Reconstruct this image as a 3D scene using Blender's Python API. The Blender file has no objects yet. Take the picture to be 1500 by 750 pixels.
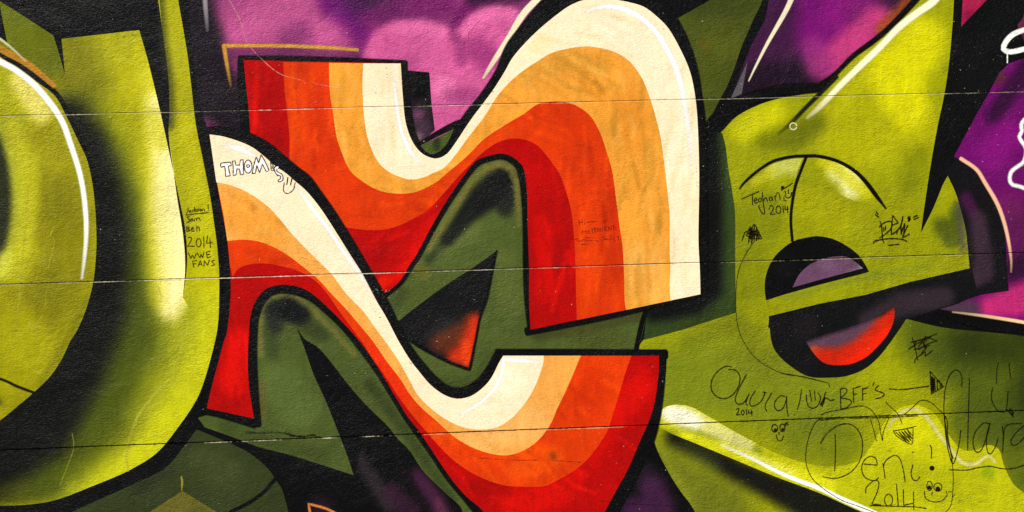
import bpy, bmesh, math, random
import numpy as np
from mathutils import Matrix, Vector
from mathutils.geometry import delaunay_2d_cdt
random.seed(7); rng = np.random.default_rng(7)
SC = bpy.context.scene
COL = SC.collection

# ------------------------------------------------------------------ camera
W, H, F = 1500.0, 750.0, 1800.0          # photograph size and focal length in its pixels
ax = Vector((32650, 1007, -F)).normalized()      # the wall's horizontal, seen by the camera
az = Vector((-1007, 32650, 0)).normalized()      # the wall's vertical
ay = az.cross(ax)
R = Matrix((ax, ay, az))                          # camera -> world
DIST = 3.6
C0 = Vector((0, 0, 1.5))
cam_pos = C0 + R @ Vector((0, 0, DIST))
cd = bpy.data.cameras.new('camera'); cam = bpy.data.objects.new('camera', cd); COL.objects.link(cam)
cd.sensor_width = 36; cd.lens = 36 * F / W; cd.clip_end = 500; cd.clip_start = .05
cam.matrix_world = Matrix.Translation(cam_pos) @ R.to_4x4()
SC.camera = cam

# ------------------------------------------------------------------ light
SUN_EL, SUN_AZ = math.radians(52), math.radians(-38)      # high, from the left in front of the wall
world = bpy.data.worlds.new('World'); SC.world = world; world.use_nodes = True
nt = world.node_tree; nt.nodes.clear()
sky = nt.nodes.new('ShaderNodeTexSky'); sky.sky_type = 'NISHITA'; sky.sun_disc = False
sky.sun_elevation = SUN_EL; sky.sun_rotation = math.pi - SUN_AZ
bg = nt.nodes.new('ShaderNodeBackground'); bg.inputs[1].default_value = .06
ow = nt.nodes.new('ShaderNodeOutputWorld')
nt.links.new(sky.outputs[0], bg.inputs[0]); nt.links.new(bg.outputs[0], ow.inputs[0])
sl = bpy.data.lights.new('sun', 'SUN'); sl.energy = 4.8; sl.angle = math.radians(.5); sl.color = (1, .955, .89)
sun = bpy.data.objects.new('sun', sl); COL.objects.link(sun)
to_sun = Vector((math.sin(SUN_AZ) * math.cos(SUN_EL), -math.cos(SUN_AZ) * math.cos(SUN_EL), math.sin(SUN_EL)))
sun.rotation_euler = to_sun.to_track_quat('Z', 'Y').to_euler(); sun.location = (-3, -5, 6)
SC.view_settings.view_transform = 'Standard'; SC.view_settings.look = 'None'
SC.view_settings.exposure = 0.57; SC.view_settings.gamma = 1
GAIN = .80                                  # albedo of a paint that shows as full white

# ------------------------------------------------------------------ photograph pixel <-> wall plane (y = 0)
Rn = np.array(R); cp = np.array(cam_pos)
def to_wall(p):
    p = np.asarray(p, float).reshape(-1, 2)
    d = np.stack([p[:, 0] - W / 2, H / 2 - p[:, 1], np.full(len(p), -F)], 1) @ Rn.T
    t = -cp[1] / d[:, 1]
    q = cp + d * t[:, None]
    return q[:, [0, 2]]
def to_px(q):
    q = np.asarray(q, float).reshape(-1, 2)
    w = np.stack([q[:, 0], np.zeros(len(q)), q[:, 1]], 1) - cp
    c = w @ Rn
    return np.stack([W / 2 - F * c[:, 0] / c[:, 2], H / 2 + F * c[:, 1] / c[:, 2]], 1)

JP = [[(0, 170), (300, 164), (600, 155), (900, 149), (1200, 140), (1500, 134)],
      [(0, 419), (300, 408), (620, 397), (900, 387.5), (1200, 378), (1500, 370)],
      [(30, 660), (300, 647), (590, 636), (900, 623), (1200, 612), (1500, 603)]]
JZ = [float(to_wall(j)[:, 1].mean()) for j in JP]           # heights of the joints
JH = [(.0022, 0), (.0007, .004)]                             # half width, depth factor of the recessed joint
JD = [.0010, .0018, .0038]                                   # depth of each joint, top to bottom
def relief(z):
    z = np.asarray(z, float); out = np.zeros_like(z)
    for j, dj in zip(JZ, JD):
        a = np.abs(z - j)
        out = np.maximum(out, np.clip((JH[0][0] - a) / (JH[0][0] - JH[1][0]), 0, 1) * dj)
    return out
CUTS = [j + s * h for j in JZ for h, _ in JH for s in (-1, 1)]

# ------------------------------------------------------------------ materials
def lin(c): c = np.asarray(c, float); return np.where(c <= .04045, c / 12.92, ((c + .055) / 1.055) ** 2.4)
def node(nt, t, **kw):
    n = nt.nodes.new(t)
    for k, v in kw.items(): setattr(n, k, v)
    return n
def paint_material(name, rough=.42, bump=1.0, speck=1.0, thin=False, brush=1.0):
    m = bpy.data.materials.new(name); m.use_nodes = True; nt = m.node_tree; nt.nodes.clear(); L = nt.links.new
    out = node(nt, 'ShaderNodeOutputMaterial'); pb = node(nt, 'ShaderNodeBsdfPrincipled')
    geo = node(nt, 'ShaderNodeNewGeometry')
    at = node(nt, 'ShaderNodeAttribute', attribute_name='paint')
    def mapped(sx, sz, rot=0):
        mp = node(nt, 'ShaderNodeMapping'); mp.inputs['Scale'].default_value = (sx, 1, sz); mp.inputs['Rotation'].default_value = (0, rot, 0)
        L(geo.outputs['Position'], mp.inputs['Vector']); return mp.outputs[0]
    def noise(vec, scale, det=3, rough=.55, dist=0):
        n = node(nt, 'ShaderNodeTexNoise'); n.inputs['Scale'].default_value = scale; n.inputs['Detail'].default_value = det
        n.inputs['Roughness'].default_value = rough; n.inputs['Distortion'].default_value = dist
        L(vec, n.inputs['Vector']); return n.outputs['Fac']
    def ramp(fac, lo, hi, a, b):
        n = node(nt, 'ShaderNodeMapRange'); n.inputs[1].default_value = lo; n.inputs[2].default_value = hi
        n.inputs[3].default_value = a; n.inputs[4].default_value = b; L(fac, n.inputs[0]); return n.outputs[0]
    def math_(op, a, b):
        n = node(nt, 'ShaderNodeMath', operation=op)
        for i, v in enumerate((a, b)):
            if isinstance(v, (int, float)): n.inputs[i].default_value = v
            else: L(v, n.inputs[i])
        return n.outputs[0]
    def mix(fac, a, b, mode='MIX'):
        n = node(nt, 'ShaderNodeMix', data_type='RGBA', blend_type=mode)
        for i, v in ((0, fac), (6, a), (7, b)):
            if isinstance(v, (int, float)): n.inputs[i].default_value = v
            elif isinstance(v, tuple): n.inputs[i].default_value = v
            else: L(v, n.inputs[i])
        return n.outputs[2]
    flat = mapped(1, 1)
    # uneven coverage of the paint, streaks of the roller, fine grain
    big = ramp(noise(flat, 5, 4, .6), .3, .7, 1 - .13 * brush, 1.09)
    mid = ramp(noise(mapped(1.6, .55), 26, 4, .65, .6), .3, .72, 1 + .08 * brush, 1 - .14 * brush)
    grain = ramp(noise(mapped(.75, 1.25, .35), 240, 2, .6), .3, .7, .88, 1.10)
    v = math_('MULTIPLY', math_('MULTIPLY', big, mid), grain)
    comb = node(nt, 'ShaderNodeCombineColor'); [L(v, comb.inputs[i]) for i in range(3)]
    col = mix(1.0, at.outputs['Color'], comb.outputs[0], 'MULTIPLY')
    # vertical dirty runs, faint
    runs = ramp(noise(mapped(1, .10), 34, 5, .7, .4), .60, .76, 0, .7)
    col = mix(runs, col, (.72, .72, .60, 1), 'MULTIPLY')
    # grey sheen of the grain mixed into the colour, visible on the blacks
    grain_sheen = math_('MULTIPLY', ramp(noise(mapped(.75, 1.3, .4), 200, 3, .7), .54, .74, 0, .022), ramp(noise(flat, 4, 4), .35, .65, .25, 1))
    col = mix(grain_sheen, col, (.55, .53, .50, 1))
    # tiny chips where the pale render shows through
    vo = node(nt, 'ShaderNodeTexVoronoi', feature='F1'); vo.inputs['Scale'].default_value = 62; vo.inputs['Randomness'].default_value = 1
    L(mapped(1, 1.3), vo.inputs['Vector'])
    sep = node(nt, 'ShaderNodeSeparateColor'); L(vo.outputs['Color'], sep.inputs[0])
    pick = math_('GREATER_THAN', sep.outputs[0], .90)
    size = math_('MULTIPLY', sep.outputs[1], .085)
    near = math_('LESS_THAN', vo.outputs['Distance'], size)
    patch = ramp(noise(flat, 3.1, 2), .42, .62, 0, .6 * speck)
    col = mix(math_('MULTIPLY', math_('MULTIPLY', pick, near), patch), col, (.62, .60, .55, 1))
    L(col, pb.inputs['Base Color'])
    rg = ramp(noise(flat, 60, 3), .3, .7, rough - .14, rough + .04); L(rg, pb.inputs['Roughness'])
    pb.inputs['Specular IOR Level'].default_value = .085
    # relief of the rendered wall: orange peel, trowel lines, gentle waves
    h1 = noise(mapped(.8, 1.35, .45), 185, 3, .62, .35)
    h2 = noise(mapped(.9, 1.3, .3), 60, 3, .6, .5)
    h3 = noise(flat, 9, 3, .5, .4)
    wv = node(nt, 'ShaderNodeTexVoronoi', feature='DISTANCE_TO_EDGE'); wv.inputs['Scale'].default_value = 5.5
    wd = mapped(1.7, .6, .7); L(wd, wv.inputs['Vector'])
    ln = ramp(wv.outputs['Distance'], 0, .012, 1, 0)
    lm = ramp(noise(flat, 2.6, 2), .5, .6, 0, 1)
    h = math_('ADD', math_('MULTIPLY', h1, .0030), math_('MULTIPLY', h2, .0026))
    h = math_('ADD', h, math_('MULTIPLY', h3, .010))
    h = math_('ADD', h, math_('MULTIPLY', math_('MULTIPLY', ln, lm), .0007))
    bp = node(nt, 'ShaderNodeBump')
    L(ramp(noise(mapped(1, 1.8, .5), 3.3, 4, .6), .35, .68, .5 * bump, 1.25 * bump), bp.inputs['Strength']); bp.inputs['Distance'].default_value = 1.0
    L(h, bp.inputs['Height']); L(bp.outputs[0], pb.inputs['Normal'])
    if thin:                                          # sprayed or drawn lines thin out at their rims
        ac = node(nt, 'ShaderNodeAttribute', attribute_name='cover')
        tr = node(nt, 'ShaderNodeBsdfTransparent'); mx = node(nt, 'ShaderNodeMixShader')
        L(ac.outputs['Fac'], mx.inputs[0]); L(tr.outputs[0], mx.inputs[1]); L(pb.outputs[0], mx.inputs[2])
        L(mx.outputs[0], out.inputs[0])
    else: L(pb.outputs[0], out.inputs[0])
    return m
M_PAINT = paint_material('sprayed_paint')
M_SMOOTH = paint_material('rolled_paint', rough=.42, bump=.5, speck=.4, brush=1.2)
M_CREAM = paint_material('thick_cream_paint', rough=.42, bump=.4, speck=.2, brush=.4)
M_LINE = paint_material('sprayed_line', thin=True)
M_HIGH = paint_material('white_highlight', rough=.4, bump=.35, speck=0, thin=True, brush=.2)
M_PEN = paint_material('marker_ink', rough=.35, speck=0, thin=True)
def plain(name, c, rough=.9, sc=40):
    m = bpy.data.materials.new(name); m.use_nodes = True; nt = m.node_tree; pb = nt.nodes['Principled BSDF']
    n = node(nt, 'ShaderNodeTexNoise'); n.inputs['Scale'].default_value = sc; n.inputs['Detail'].default_value = 6
    tc = node(nt, 'ShaderNodeNewGeometry'); nt.links.new(tc.outputs['Position'], n.inputs['Vector'])
    r = node(nt, 'ShaderNodeValToRGB'); r.color_ramp.elements[0].position = .3; r.color_ramp.elements[1].position = .7
    r.color_ramp.elements[0].color = (*[x * .7 for x in c], 1); r.color_ramp.elements[1].color = (*c, 1)
    nt.links.new(n.outputs['Fac'], r.inputs[0]); nt.links.new(r.outputs[0], pb.inputs['Base Color'])
    pb.inputs['Roughness'].default_value = rough
    b = node(nt, 'ShaderNodeBump'); b.inputs['Strength'].default_value = .5; b.inputs['Distance'].default_value = .004
    nt.links.new(n.outputs['Fac'], b.inputs['Height']); nt.links.new(b.outputs[0], pb.inputs['Normal'])
    return m
M_MORTAR = plain('mortar', (.10, .095, .085)); M_RENDER = plain('bare_render', (.34, .33, .31)); M_PAVE = plain('pavement', (.24, .235, .22), .9, 12)

# ------------------------------------------------------------------ paths
def parse(s):
    pts = []
    for t in s.split():
        c = t.endswith('*'); t = t.rstrip('*'); v = [float(a) for a in t.split(',')]
        pts.append((v, c))
    return pts
def cr(p0, p1, p2, p3, t):
    return .5 * ((2 * p1) + (-p0 + p2) * t + (2 * p0 - 5 * p1 + 4 * p2 - p3) * t ** 2 + (-p0 + 3 * p1 - 3 * p2 + p3) * t ** 3)
def spline_open(P, step):
    P = [np.array(p, float) for p in P]; out = [P[0]]
    if len(P) == 2:
        n = max(1, int(np.linalg.norm((P[1] - P[0])[:2]) / step))
        return [P[0] + (P[1] - P[0]) * i / n for i in range(n + 1)]
    Q = [2 * P[0] - P[1]] + P + [2 * P[-1] - P[-2]]
    for i in range(1, len(Q) - 2):
        n = max(1, int(round(np.linalg.norm((Q[i + 1] - Q[i])[:2]) / step)))
        for k in range(1, n + 1): out.append(cr(Q[i - 1], Q[i], Q[i + 1], Q[i + 2], k / n))
    return out
def path(s, closed=False, step=5):
    pts = parse(s) if isinstance(s, str) else s
    if closed:
        ci = [i for i, p in enumerate(pts) if p[1]]
        if not ci:
            P = [np.array(p[0], float) for p in pts]; n = len(P); out = []
            for i in range(n):
                k = max(1, int(round(np.linalg.norm((P[(i + 1) % n] - P[i])[:2]) / step)))
                for j in range(k): out.append(cr(P[i - 1], P[i], P[(i + 1) % n], P[(i + 2) % n], j / k))
            return np.array(out)
        pts = pts[ci[0]:] + pts[:ci[0]] + [pts[ci[0]]]
    run, out = [pts[0][0]], []
    for p, c in pts[1:]:
        run.append(p)
        if c: seg = spline_open(run, step); out += seg[:-1]; run = [p]
    if len(run) > 1: out += spline_open(run, step)
    elif not closed: out.append(np.array(run[0], float))
    return np.array(out)

# ------------------------------------------------------------------ airbrush: soft strokes composited over a base colour
def spray(px, base, strokes):
    base = np.asarray(base, float)
    c = np.tile(base, (len(px), 1))
    for col, s, soft, op in strokes:
        pts = np.array([[float(a) for a in t.split(',')] for t in s.split()])
        if len(pts) == 1: pts = np.vstack([pts, pts + [[.01, 0, 0]]])
        best = np.full(len(px), 1e9)
        for a, b in zip(pts[:-1], pts[1:]):
            ab = b[:2] - a[:2]; t = np.clip(((px - a[:2]) @ ab) / max(ab @ ab, 1e-9), 0, 1)
            d = np.linalg.norm(px - (a[:2] + t[:, None] * ab), axis=1) - (a[2] + t * (b[2] - a[2]))
            best = np.minimum(best, d)
        k = np.clip(1 - best / soft, 0, 1); k = k * k * (3 - 2 * k) * op
        c = c * (1 - k[:, None]) + np.asarray(col, float) * k[:, None]
    return c

# ------------------------------------------------------------------ objects
LAYER = .000015; tick = [0]
def finish(bm, name, mat, px_col, layer, parent, origin=None):
    """cut the flat sheet along the joints, lay it on the wall's relief, colour it, link it"""
    cl = bm.verts.layers.float.get('cover')
    zs = [v.co.z for v in bm.verts]; lo, hi = min(zs), max(zs)
    for z in CUTS:
        if lo < z < hi:
            bmesh.ops.bisect_plane(bm, geom=bm.verts[:] + bm.edges[:] + bm.faces[:], dist=1e-7, plane_co=(0, 0, z), plane_no=(0, 0, 1))
    tick[0] += 1
    off = layer * LAYER + (tick[0] % 12) * .000001
    co = np.array([v.co[:] for v in bm.verts])
    px = to_px(co[:, [0, 2]])
    rgb = px_col(px) if callable(px_col) else np.tile(np.asarray(px_col, float), (len(px), 1))
    lum = rgb.mean(1, keepdims=True); rgb = np.clip(lum + (rgb - lum) * 1.07, 0, 1) ** 1.07      # pigment strength
    y = relief(co[:, 2]) - off
    for v, yy in zip(bm.verts, y): v.co.y = yy
    cover = np.array([v[cl] for v in bm.verts]) if cl else np.ones(len(px))
    for f in bm.faces:
        if f.normal.y > 0: f.normal_flip()
    me = bpy.data.meshes.new(name); bm.to_mesh(me); bm.free()
    a = me.attributes.new('paint', 'FLOAT_COLOR', 'POINT')
    a.data.foreach_set('color', np.column_stack([lin(np.clip(rgb, 0, 1)) * GAIN, np.ones(len(px))]).astype(np.float32).ravel())
    if 'cover' in me.attributes: me.attributes.remove(me.attributes['cover'])
    b = me.attributes.new('cover', 'FLOAT', 'POINT'); b.data.foreach_set('value', cover.astype(np.float32))
    me.materials.append(mat)
    o = bpy.data.objects.new(name, me); COL.objects.link(o)
    c = co.mean(0) if origin is None else np.array(origin)
    if parent is not None:
        c = np.array(parent.location); o.parent = parent
    else: o.location = Vector(c)
    me.transform(Matrix.Translation(-Vector(c)))
    return o
def inside(p, poly):
    x, y = p[:, 0], p[:, 1]; r = np.zeros(len(p), bool); a = poly; b = np.roll(poly, -1, 0)
    for (x1, y1), (x2, y2) in zip(a, b):
        if y1 == y2: continue
        m = ((y1 > y) != (y2 > y)) & (x < (x2 - x1) * (y - y1) / (y2 - y1) + x1); r ^= m
    return r
def fill(parent, name, s, layer, base, strokes=(), grid=8, label=None, step=5, mat=None):
    poly = path(s, True, step) if isinstance(s, str) else np.asarray(s)
    poly = poly[:, :2]
    keep = np.linalg.norm(poly - np.roll(poly, 1, 0), axis=1) > .2; poly = poly[keep]
    (x0, y0), (x1, y1) = poly.min(0), poly.max(0)
    g = []
    if strokes:
        ys = np.arange(y0, y1, grid * .87)
        for i, yy in enumerate(ys):
            xs = np.arange(x0 + (i % 2) * grid / 2, x1, grid); g.append(np.column_stack([xs, np.full(len(xs), yy)]))
        g = np.vstack(g); g = g[inside(g, poly)]
        d = np.full(len(g), 1e9)
        for q in poly: d = np.minimum(d, np.abs(g - q).sum(1))
        g = g[d > grid * .45]
    P = np.vstack([poly, g]) if len(g) else poly
    n = len(poly)
    vs, es, fs, *_ = delaunay_2d_cdt([Vector(p) for p in P], [], [list(range(n))], 1, 1e-4)
    wv = to_wall(np.array([v[:] for v in vs]))
    bm = bmesh.new(); bv = [bm.verts.new((x, 0, z)) for x, z in wv]
    for f in fs:
        try: bm.faces.new([bv[i] for i in f])
        except ValueError: pass
    bm.normal_update()
    o = finish(bm, name, mat or M_PAINT, (lambda px: spray(px, base, strokes)), layer, parent)
    if label: o['label'] = label
    return o
def ribbon_into(bm, cl, P, wid, feather, alpha=(1, 1), step_cap=True, skip=0):
    """P: n x 2 path, wid: n half widths, alpha: start/end opacity"""
    P = np.asarray(P, float)[:, :2]; n = len(P)
    if n < 2: return
    T = np.gradient(P, axis=0); T /= np.maximum(np.linalg.norm(T, axis=1), 1e-9)[:, None]
    if step_cap:
        e = min(wid[0], 3) * .6; P = np.vstack([P[0] - T[0] * e, P, P[-1] + T[-1] * e]); T = np.vstack([T[0], T, T[-1]])
        wid = np.concatenate([[wid[0] * .55], wid, [wid[-1] * .55]]); n += 2
    N = np.column_stack([-T[:, 1], T[:, 0]])
    al = np.interp(np.linspace(0, 1, n), np.linspace(0, 1, len(alpha)), alpha)
    if skip: al = al * np.interp(np.arange(n), np.arange(0, n + 3, 3), rng.uniform(1 - skip, 1, len(np.arange(0, n + 3, 3))))
    offs = [(-1, 1), (-1, 0), (1, 0), (1, 1)] if feather > 0 else [(-1, 0), (1, 0)]
    rows = []
    for sgn, fe in offs:
        q = P + N * (sgn * (wid + (feather / 2 if fe else -feather / 2)))[:, None] if feather > 0 else P + N * (sgn * wid)[:, None]
        w = to_wall(q); r = []
        for i in range(n):
            v = bm.verts.new((w[i, 0], 0, w[i, 1])); v[cl] = 0 if (fe and feather > 0) else al[i]; r.append(v)
        rows.append(r)
    for a, b in zip(rows[:-1], rows[1:]):
        for i in range(n - 1): bm.faces.new((a[i], a[i + 1], b[i + 1], b[i]))
def band(parent, name, s, layer, col, feather=1.6, alpha=(1, 1), step=5, label=None, closed=False, strokes=()):
    """a sprayed line; points are x,y,half_width"""
    P = path(s, closed, step)
    if closed: P = np.vstack([P, P[:1]])
    bm = bmesh.new(); cl = bm.verts.layers.float.new('cover')
    ribbon_into(bm, cl, P[:, :2], np.maximum(P[:, 2], feather / 2), feather, alpha)
    bm.normal_update()
    o = finish(bm, name, M_HIGH if name == 'highlight' else M_LINE, (lambda px: spray(px, col, strokes)) if strokes else col, layer, parent)
    if label: o['label'] = label
    return o
def thing(name, label, cat, px, group=None):
    o = bpy.data.objects.new(name, None); COL.objects.link(o); o.empty_display_size = .05
    w = to_wall([px])[0]; o.location = (w[0], 0, w[1]); o['label'] = label; o['category'] = cat
    if group: o['group'] = group
    return o
def tag(o, label, cat, group=None):
    o['label'] = label; o['category'] = cat
    if group: o['group'] = group
    return o
def letter_pen(parent, name, strokes, o, s, w, col, layer=60, alpha=1.0, label=None):
    """strokes in local units (origin o, s units per photo pixel); 'E cx,cy,rx,ry' ring, 'F cx,cy,r' filled dot"""
    bm = bmesh.new(); cl = bm.verts.layers.float.new('cover')
    for st in strokes.split('|'):
        st = st.strip()
        if st[0] == 'E':
            cx, cy, rx, ry = [float(a) for a in st[1:].split(',')]
            th = np.linspace(-1.2, 2 * math.pi - 1.1, 18); P = np.column_stack([cx + rx * np.cos(th), cy + ry * np.sin(th)])
        elif st[0] == 'F':
            cx, cy, r = [float(a) for a in st[1:].split(',')]
            P = np.array([[cx - r * .3, cy], [cx, cy + r * .1], [cx + r * .3, cy]])
            P = P / s + np.array(o); th = np.linspace(0, 2 * math.pi, 14)[:-1]
            c = np.array([cx, cy]) / s + np.array(o); q = to_wall(c + r / s * np.column_stack([np.cos(th), np.sin(th)]))
            vs = []
            for a in q: v = bm.verts.new((a[0], 0, a[1])); v[cl] = alpha; vs.append(v)
            bm.faces.new(vs); continue
        else:
            P = path(st, False, 1.6 * s)[:, :2]
        P = P / s + np.array(o); w = w + 0
        k = len(P); wob = 1 + .16 * np.sin(np.arange(k) * 1.3 + rng.uniform(0, 6)) + rng.uniform(-.08, .08, k)
        ribbon_into(bm, cl, P, w / 2 * wob, .5, (alpha, alpha), skip=.3)
    bm.normal_update()
    ob = finish(bm, name, M_PEN, col, layer, parent)
    if label: ob['label'] = label
    return ob
def writing(name, label, cat, o, s, w, col, parts, alpha=1.0, group=None, layer=60):
    first = parts[0][1].split('|')[0].strip().lstrip('EF').split()[0].rstrip('*').split(',')
    t = thing(name, label, cat, (o[0] + float(first[0]) / s, o[1] + float(first[1]) / s), group)
    for i, pt in enumerate(parts):
        oo, ss = (pt[2], pt[3]) if len(pt) > 2 else (o, s)
        letter_pen(t, pt[0], pt[1], oo, ss, w, col, layer + (i % 5) * .2, alpha)
    return t

def streaks(n, x0, y0, x1, y1, ang, length, cols, op=.3, r=.8, soft=4):
    """short brushed passes inside a box, ang in degrees from vertical"""
    out = []
    for _ in range(n):
        x, y = rng.uniform(x0, x1), rng.uniform(y0, y1); a = math.radians(ang + rng.normal(0, 9)); l = length * rng.uniform(.4, 1.2) / 2
        dx, dy = math.sin(a) * l, math.cos(a) * l; c = cols[rng.integers(len(cols))]
        out.append((c, f'{x - dx:.1f},{y - dy:.1f},.2 {x + rng.normal(0, 2):.1f},{y:.1f},{r * rng.uniform(.6, 2):.2f} {x + dx:.1f},{y + dy:.1f},.2', soft * rng.uniform(.7, 1.6), op * rng.uniform(.4, 1)))
    return out
# colours as they read on the wall
BLACK = (.025, .022, .025); RED = (.69, .025, .0); ORANGE = (.85, .25, .0); TAN = (.93, .64, .25); CREAM = (.985, .90, .765)
WHITE = (1, 1, .97); OLIVE = (.36, .39, .19); LIME = (.66, .66, .01); YEL = (.87, .85, .10); PALE = (.98, .93, .58)

# ================================================================== the setting
def box_part(name, x0, x1, z0, z1, parent, cham_top, cham_bot, label=None):
    """one course of the wall: front face flush at y = 0, arrised where a joint is"""
    a, b = JH[0][0], JH[1][0]; prof = []
    prof += [(z0 + b, cham_bot), (z0 + a, 0)] if cham_bot else [(z0, 0)]
    prof += [(z1 - a, 0), (z1 - b, cham_top)] if cham_top else [(z1, 0)]
    bm = bmesh.new(); cl = bm.verts.layers.float.new('cover'); nx = 40
    prof = [(prof[0][0], .2)] + prof + [(prof[-1][0], .2)]
    xs = np.linspace(x0, x1, nx + 1); rows = []
    for z, y in prof:
        r = [bm.verts.new((x, y, z)) for x in xs]; rows.append(r)
    for r1, r2 in zip(rows[:-1], rows[1:]):
        for i in range(nx): bm.faces.new((r1[i], r1[i + 1], r2[i + 1], r2[i]))
    for i in range(nx): bm.faces.new((rows[0][i], rows[-1][i], rows[-1][i + 1], rows[0][i + 1]))
    bm.faces.new([r[0] for r in rows]); bm.faces.new([r[-1] for r in reversed(rows)])
    bmesh.ops.recalc_face_normals(bm, faces=bm.faces)
    for v in bm.verts: v[cl] = 1
    me = bpy.data.meshes.new(name); bm.to_mesh(me); bm.free()
    me.attributes.new('paint', 'FLOAT_COLOR', 'POINT').data.foreach_set('color', np.tile([*(lin(BLACK) * GAIN), 1], (len(me.vertices), 1)).astype(np.float32).ravel())
    me.materials.append(M_PAINT)
    o = bpy.data.objects.new(name, me); COL.objects.link(o); o.parent = parent
    me.transform(Matrix.Translation(-parent.location))
    if label: o['label'] = label
    return o
XL, XR, ZT = -4.2, 4.2, 2.95
wall = bpy.data.objects.new('wall', None); COL.objects.link(wall); wall.location = (0, 0, 0)
tag(wall, 'long rendered wall of horizontal courses, painted black and covered with graffiti', 'wall')
zs = [0.02, .72 - .0] + sorted(JZ) + [ZT]
edges = [.02] + sorted(JZ) + [ZT]
for i in range(len(edges) - 1):
    dj = [0] + JD[::-1] + [0]
    box_part('panel', XL, XR, edges[i], edges[i + 1], wall, dj[i + 1], dj[i])
for j, dj in zip(JZ, JD):
    bm = bmesh.new(); h = .0010
    bmesh.ops.create_cube(bm, size=1, matrix=Matrix.Translation((0, .1 + dj + .0006, j)) @ Matrix.Diagonal((XR - XL - .02, .19, 2 * h - .001, 1)))
    me = bpy.data.meshes.new('mortar_joint'); bm.to_mesh(me); bm.free(); me.materials.append(M_MORTAR)
    o = bpy.data.objects.new('mortar_joint', me); COL.objects.link(o); o.parent = wall
bm = bmesh.new(); bmesh.ops.create_grid(bm, x_segments=2, y_segments=2, size=60)
me = bpy.data.meshes.new('pavement'); bm.to_mesh(me); bm.free(); me.materials.append(M_PAVE)
o = bpy.data.objects.new('pavement', me); COL.objects.link(o); o['kind'] = 'structure'; o.location = (0, 0, 0)

exec_parts = True
# ================================================================== painted background
PUR = (.55, .22, .44)
t = thing('painted_cloud', 'pink and violet painted clouds above the striped block, between the green letter and the arch', 'painted cloud', (540, 60), 'painted clouds')
fill(t, 'cloud_colour', '272,-40* 278,30 284,90 292,150 305,190* 350,205* 520,230* 640,240* 700,180 760,90 860,-10 900,-40*', 3, PUR, [
    ((.78, .37, .58), '355,45,18 420,20,20 470,60,12', 55, .85),
    ((.45, .16, .38), '425,58,5 440,50,3', 28, .6),
    ((.42, .04, .42), '492,2,8 520,25,6 535,52,2', 30, .95),
    ((.22, .05, .24), '560,5,8 530,-10,10', 40, .8),
    ((.45, .10, .38), '540,30,5 570,16,6 600,8,8 650,8,8', 18, .75),
    ((.82, .39, .60), '592,94,57 622,94,57', 9, .97), ((.82, .39, .60), '728,80,66', 9, .97), ((.82, .39, .60), '640,150,50 690,150,30', 14, .95),
    ((.90, .47, .68), '545,75,1 556,52,3 582,40,4 620,39,4 650,48,3', 13, .7), ((.90, .47, .68), '676,48,2 694,28,4 724,18,4 752,22,3', 13, .7),
    ((.48, .14, .38), '664,50,1 674,64,3 676,90,2', 12, .5),
    ((.76, .33, .54), '560,60,8', 30, .5),
    
    ((.42, .05, .36), '668,34,2 676,20,3 690,8,4', 12, .7),
    ((.18, .05, .18), '696,-8,6 730,-14,8 760,-16,8', 20, .9),
    ((.60, .20, .46), '700,72,6 712,85,8', 24, .7),
    ((.90, .50, .68), '650,128,10', 16, .8),
    ((.55, .22, .42), '600,95,4 560,110,4', 24, .35),
    ((.60, .24, .46), '660,140,3 690,138,4', 14, .6),
    ((.30, .10, .26), '350,80,6 450,82,5 520,86,3', 16, .55),
    ((.24, .12, .22), '295,60,14 310,120,16', 34, .8),
    ((.09, .06, .09), '285,-30,6 300,110,20 330,150,22 350,185,12', 30, .95),
    ((.09, .06, .09), '276,-40,8 282,60,9 290,160,9', 12, .9)], grid=6)
band(t, 'tan_stroke', '328,67,2.6 400,67,2.6 470,69,2.6 524,73,2.2', 12, (.80, .60, .26), 2)
band(t, 'tan_stroke', '328,66,3 332,92,2.5 338,126,1.5', 12.3, (.78, .58, .25), 2.4, (1, .9, .1))
band(t, 'highlight', '299,-20,3 301,10,3 304,45,2', 12, (.62, .58, .60), 2.5, (1, .8, .1))
band(t, 'highlight', '800,-14,4.6 767,20,4.8 747,53,4.4 723,90,3.4 708,114,1.6', 12, (.94, .89, .76), 1.6, (1, 1, 1, .6))
t = thing('painted_block', 'black painted block fading to grey violet, right of the striped block top', 'painted block', (612, 150))
fill(t, 'block_face', '582,102* 629,106* 632,150 637,190* 612,214* 585,150*', 13, BLACK, [
    ((.30, .20, .27), '618,200,6 610,170,5', 30, .9), ((.62, .30, .48), '612,168,2', 10, .4), ((.62, .52, .50), '613,200,1', 9, .6)], grid=5)
t = thing('painted_cloud', 'violet painted cloud with a thin pale ray, between dark green shard and lime spike', 'painted cloud', (1200, 60), 'painted clouds')
fill(t, 'cloud_colour', '1133,-30* 1120,30* 1100,67* 1062,163* 1090,148 1127,133 1167,124 1197,124* 1230,105* 1290,55* 1350,-8* 1352,-30*', 3, (.26, .10, .25), [
    ((.10, .05, .10), '1085,150,20 1120,125,22 1170,115,14 1200,118,8', 24, .8),
    ((.50, .06, .46), '1210,-10,24 1200,50,12', 40, .9),
    ((.56, .10, .48), '1240,20,20 1250,0,20', 30, .7),
    ((.28, .06, .26), '1262,40,6', 22, .8),
    ((.80, .28, .52), '1245,80,12 1215,95,12 1285,30,10', 24, .9),
    ((.62, .22, .50), '1200,95,10 1192,70,6', 24, .7),
    ((.62, .32, .10), '1290,42,4 1320,16,5 1335,0,5', 10, .8)], grid=8)
fill(t, 'ray_shadow', '1095,90* 1086,140* 1080,152* 1062,163*', 12, (.38, .36, .37), [((.12, .1, .12), '1066,155,1 1060,165,5', 12, .7)], grid=5)
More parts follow.
